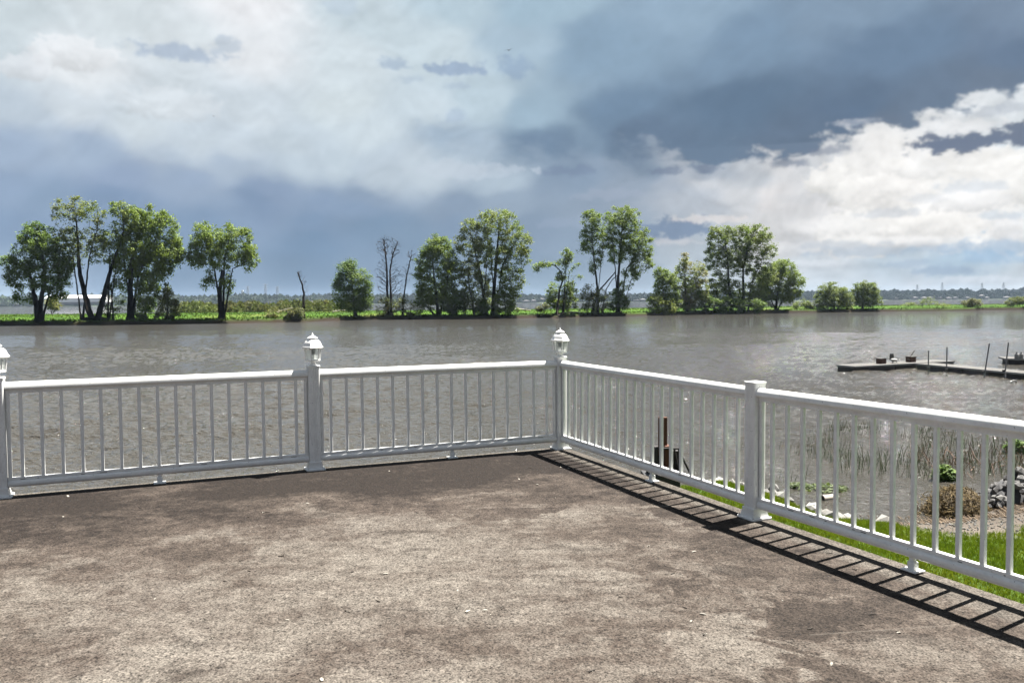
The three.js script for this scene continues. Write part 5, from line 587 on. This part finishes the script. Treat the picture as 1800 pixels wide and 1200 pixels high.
// rusty winch stand at the corner of the lawn
{
  const f = 13.5, at = (px, py) => atForward(px, py, f), c = at(1171, 800), gx = c.x, gy = lawnY(c.x, f), k = f / FOCAL, Y = (py) => at(1171, py).y - gy, X = (px) => (px - 1171) * k;
  const t = thing('winch_stand', 'rusty iron winch stand on a black block at the lawn corner, seen through the railing', 'winch', [gx, gy, -f]);
  mesh('base', box(X(1191) - X(1130), Y(828), 0.5, X(1160.5), Y(828) / 2 - 0.03, 0, 0.01), M.black, t);
  mesh('frame', merge([box(0.4, 0.03, 0.3, X(1167), Y(832), 0, 0.004), box(0.035, Y(783) - Y(832), 0.035, X(1153), (Y(783) + Y(832)) / 2, 0.12), box(0.035, Y(786) - Y(832), 0.035, X(1192), (Y(788) + Y(832)) / 2, 0.12), bar([X(1184), Y(785), 0.05], [X(1193), Y(832), 0.05], 0.018, 0.018, 6), bar([X(1148), Y(800), -0.05], [X(1138), Y(832), -0.05], 0.02, 0.02, 6), bar([X(1199), Y(802), 0], [X(1213), Y(830), 0], 0.02, 0.02, 6), box(X(1196) - X(1150), 0.028, 0.05, X(1173), Y(786), 0.12, 0.004)]), M.darkIron, t);
  mesh('housing', merge([box(X(1176) - X(1151), Y(785) - Y(830), 0.16, X(1163), (Y(785) + Y(830)) / 2, -0.06, 0.006), box(0.1, Y(792) - Y(830), 0.14, X(1188), (Y(792) + Y(830)) / 2, -0.04, 0.006)]), M.darkIron, t);
  mesh('drum', box(0.1, Y(782) - Y(826), 0.22, X(1172), (Y(782) + Y(826)) / 2, 0, 0.015), M.redRust, t);
  mesh('post', merge([box(0.075, Y(733) - Y(782), 0.075, X(1168.5), (Y(733) + Y(782)) / 2, 0, 0.006), box(0.02, Y(733) - Y(800), 0.06, X(1158), (Y(733) + Y(800)) / 2, 0.02, 0.004)]), M.redRust, t);
  mesh('crank', merge([bar([X(1140), Y(836), 0.2], [X(1172), Y(830), 0.24], 0.022, 0.018, 8), bar([X(1165), Y(838), 0.2], [X(1180), Y(828), 0.25], 0.02, 0.02, 8)]), M.redRust, t);
}

// ---------------------------------------------------------------- floating docks
{
  const FREE = 0.37, V = (x, f) => new THREE.Vector2(x, f), near = V(17.97, 43.24), e = V(0.907, 0.421), e90 = V(-0.421, 0.907), WID = 1.25;
  function dock(name, label, origin, dir, len, wid, floats, skip = []) {   // origin: near-left corner; dir: along it; it widens to the left of dir
    const t = thing(name, label, 'dock', [origin.x, WATER, -origin.y], turnOf(dir));
    const boards = Math.floor(len / 0.16), bl = []; for (let i = 0; i < boards; i++) bl.push(box(len / boards - 0.012, 0.04, wid - 0.06, (i + 0.5) * (len / boards), FREE - 0.02, -wid / 2, 0));
    const d = mesh('decking', merge(bl), M.dockTop, t); d.userData.kind = 'stuff';
    mesh('edge_board', merge([box(len, 0.09, 0.03, len / 2, FREE - 0.045, -0.015, 0.004), box(len, 0.09, 0.03, len / 2, FREE - 0.045, -wid + 0.015, 0.004), box(0.03, 0.09, wid - 0.062, 0.015, FREE - 0.046, -wid / 2, 0.004), box(0.03, 0.09, wid - 0.062, len - 0.015, FREE - 0.046, -wid / 2, 0.004)]), M.dockEdge, t);
    for (const [a, b] of floats) mesh('float', box(b - a, 0.42, wid - 0.1, (a + b) / 2, FREE - 0.092 - 0.21, -wid / 2, 0.03), M.black, t);
    return t;
  }
  dock('floating_dock', 'cross arm of the grey floating dock, with rusty boxes on it', near, e, 7.7, WID, [[0.02, 3.0], [3.1, 5.3], [5.4, 7.68]]);
  const w0 = near.clone().addScaledVector(e, 3.05), wd = V(0.3, -0.954);
  dock('floating_dock', 'long grey floating walkway leading from the cross arm towards the shore', w0.clone().addScaledVector(wd, 0.02).add(V(1.2, 0.36)), wd, 13, 1.2, [[0.05, 3.0], [3.1, 4.6], [5.6, 8.4], [8.5, 10.6], [10.7, 12.9]].map((x) => x));
  const far = onHeight(1768, 641, WATER);
  const d2 = dock('floating_dock', 'separate small dock at the right edge of the picture behind the walkway', V(far.x, -far.z), V(0.95, -0.3), 4, 1.6, [[0.2, 3.8]]);
  const top = WATER + FREE;
  const pipe = (px, topY, f, lean, label) => { const b = atForward(px[0], 640, f), h = atForward(px[1], topY, f), t = thing('dock_pole', label, 'pole', [b.x, WATER, -f]), H = h.y - WATER; mesh('pipe', bar([0, -0.9, 0], [h.x - b.x, H, 0], 0.03, 0.03, 8), M.galv, t); mesh('bracket', box(0.1, 0.12, 0.12, (h.x - b.x) * 0.2, FREE + 0.02, 0, 0.01), M.darkIron, t); };
  pipe([1632.5, 1633], 616, 41.4, 0, 'thin upright pole at the dock walkway, first from the left');
  pipe([1664.5, 1665.5], 610, 40.3, 0, 'thin upright pole at the dock walkway, second from the left');
  pipe([1726, 1740], 604, 39.2, 0, 'leaning pole at the dock walkway, taller of the two that lean');
  pipe([1764, 1773.5], 602, 39.6, 0, 'leaning pole at the right end of the dock walkway');
  const ring = (px, py, f, label) => { const p = atForward(px, py, f), t = thing('dock_fender', label, 'fender', [p.x, WATER + 0.06, -f], 0.3); mesh('hoop', new THREE.TorusGeometry(0.17, 0.028, 8, 20, Math.PI).rotateZ(0.1), M.dockEdge, t); mesh('strap', box(0.03, 0.2, 0.02, 0.14, 0.12, 0.0), M.dockEdge, t); };
  ring(1662, 660, 40.0, 'pale half hoop hanging at the water on the walkway, left of the gap');
  ring(1783, 672, 36.6, 'pale half hoop hanging at the water on the walkway, right of the gap');
  const onCross = (px, v) => { for (let u = 0; u < 7.7; u += 0.01) { const q = near.clone().addScaledVector(e, u).addScaledVector(e90, v); if ((q.x / q.y) * FOCAL > px - 900 - 0) return q; } return near; };
  const crate = (px, w, h, label, lid) => { const q = onCross(px, 0.62), t = thing('dock_box', label, 'box', [q.x, top, -q.y], turnOf(e)); mesh('box', box(w, h, 0.36, 0, h / 2, 0, 0.015), M.rust, t); mesh('lid', box(w + 0.05, 0.035, 0.4, lid, h + 0.0185, 0, 0.006), M.darkIron, t); return [t, q]; };
  crate(1551, 0.38, 0.26, 'rusty brown box on the dock cross arm, left of the seat', -0.05);
  const [bx2] = crate(1603, 0.4, 0.28, 'rusty brown box on the dock cross arm with a dark lever, right of the seat', 0.02);
  mesh('lever', bar([-0.05, 0.28, 0], [0.26, 0.62, 0], 0.032, 0.026, 8), M.darkIron, bx2); mesh('arm', bar([-0.2, 0.12, 0.1], [-0.42, 0.2, 0.1], 0.025, 0.02, 8), M.darkIron, bx2);
  { const q = onCross(1573, 0.55), t = thing('boat_seat', 'white boat seat with a dark upright backrest on the dock cross arm', 'seat', [q.x, top, -q.y], turnOf(e)); mesh('seat', toCreasedNormals(new THREE.SphereGeometry(0.2, 18, 10).scale(1, 0.45, 0.9).translate(0.02, 0.17, 0), 0.6), M.dockEdge, t); const s = new THREE.Shape([[-0.14, 0], [0.16, 0], [0.09, 0.3], [-0.1, 0.3]].map(([x, y]) => new THREE.Vector2(x, y))); mesh('backrest', new THREE.ExtrudeGeometry(s, { depth: 0.05, bevelSize: 0.012, bevelThickness: 0.012, bevelSegments: 2 }).translate(0, 0.2, -0.16), M.darkIron, t); mesh('base', merge([bar([-0.14, 0, 0.08], [-0.08, 0.12, 0.05], 0.018, 0.018, 6), bar([0.18, 0, 0.08], [0.1, 0.12, 0.05], 0.018, 0.018, 6), bar([0.02, 0, -0.12], [0.02, 0.12, -0.08], 0.018, 0.018, 6)]), M.galv, t); }
  [[1788, 'left of the two white jugs on the small dock at the right edge'], [1796, 'right of the two white jugs on the small dock at the right edge']].forEach(([px, label]) => { const f = -far.z - 0.1, p = atForward(px, 632, f), t = thing('jug', 'small ' + label, 'jug', [p.x, top, -f + 0.0]); mesh('body', toCreasedNormals(new THREE.LatheGeometry([[0, 0], [0.11, 0], [0.12, 0.03], [0.12, 0.2], [0.1, 0.26], [0.045, 0.31], [0.045, 0.34], [0, 0.34]].map(([a, b]) => new THREE.Vector2(a, b)), 16), 0.6), M.dockEdge, t); mesh('cap', cyl(0.05, 0.05, 0.04, 12, 0, 0.36, 0), M.galv, t); });
}

// ---------------------------------------------------------------- gulls
{
  const bird = (px, py, f, span, turn, bank, label, dark) => {
    const p = atForward(px, py, f), t = thing('gull', label, 'bird', p, turn); t.rotation.z = bank;
    const body = new THREE.SphereGeometry(1, 14, 10).scale(span * 0.045, span * 0.045, span * 0.17), tail = new THREE.ConeGeometry(span * 0.05, span * 0.16, 6).rotateX(-Math.PI / 2).scale(1, 0.3, 1).translate(0, 0, span * 0.2), head = new THREE.SphereGeometry(span * 0.035, 10, 8).translate(0, span * 0.012, -span * 0.17), beak = new THREE.ConeGeometry(span * 0.012, span * 0.05, 6).rotateX(-Math.PI / 2).translate(0, span * 0.008, -span * 0.215);
    const wp = [], wi = []; for (const s of [-1, 1]) { const k = wp.length / 3, secs = [[0.02, 0, 0.09, 0.012], [0.2, 0.075, 0.095, 0.01], [0.34, 0.07, 0.075, 0.007], [0.5, 0.02, 0.02, 0.003]]; for (const [u, y, ch, th] of secs) { const z0 = -0.04 + (u > 0.2 ? (u - 0.2) * 0.35 : -u * 0.2); for (const [dz, dy] of [[-ch * 0.5, 0], [0, th], [ch * 0.5, 0], [0, -th]]) wp.push(s * u * span, (y + dy) * span, (z0 + dz) * span); } for (let i = 0; i + 1 < secs.length; i++) for (let j = 0; j < 4; j++) { const a = k + i * 4 + j, b = k + i * 4 + ((j + 1) % 4); s > 0 ? wi.push(a, b, b + 4, a, b + 4, a + 4) : wi.push(a, b + 4, b, a, a + 4, b + 4); } }
    const wings = geoFrom(wp, wi, { uv: [new Array((wp.length / 3) * 2).fill(0), 2] }); wings.computeVertexNormals();
    mesh('body', merge([body, tail, head, beak, wings]), std(dark, 0.8), t);
  };
  bird(894, 88, 70, 0.75, -0.35, 0.12, 'dark gull gliding high over the river right of centre', [0.05, 0.05, 0.055]);
  bird(375, 204, 95, 0.62, -0.5, -0.35, 'small gull gliding over the left half of the river', [0.06, 0.06, 0.065]);
}
renderer.render(scene, camera);
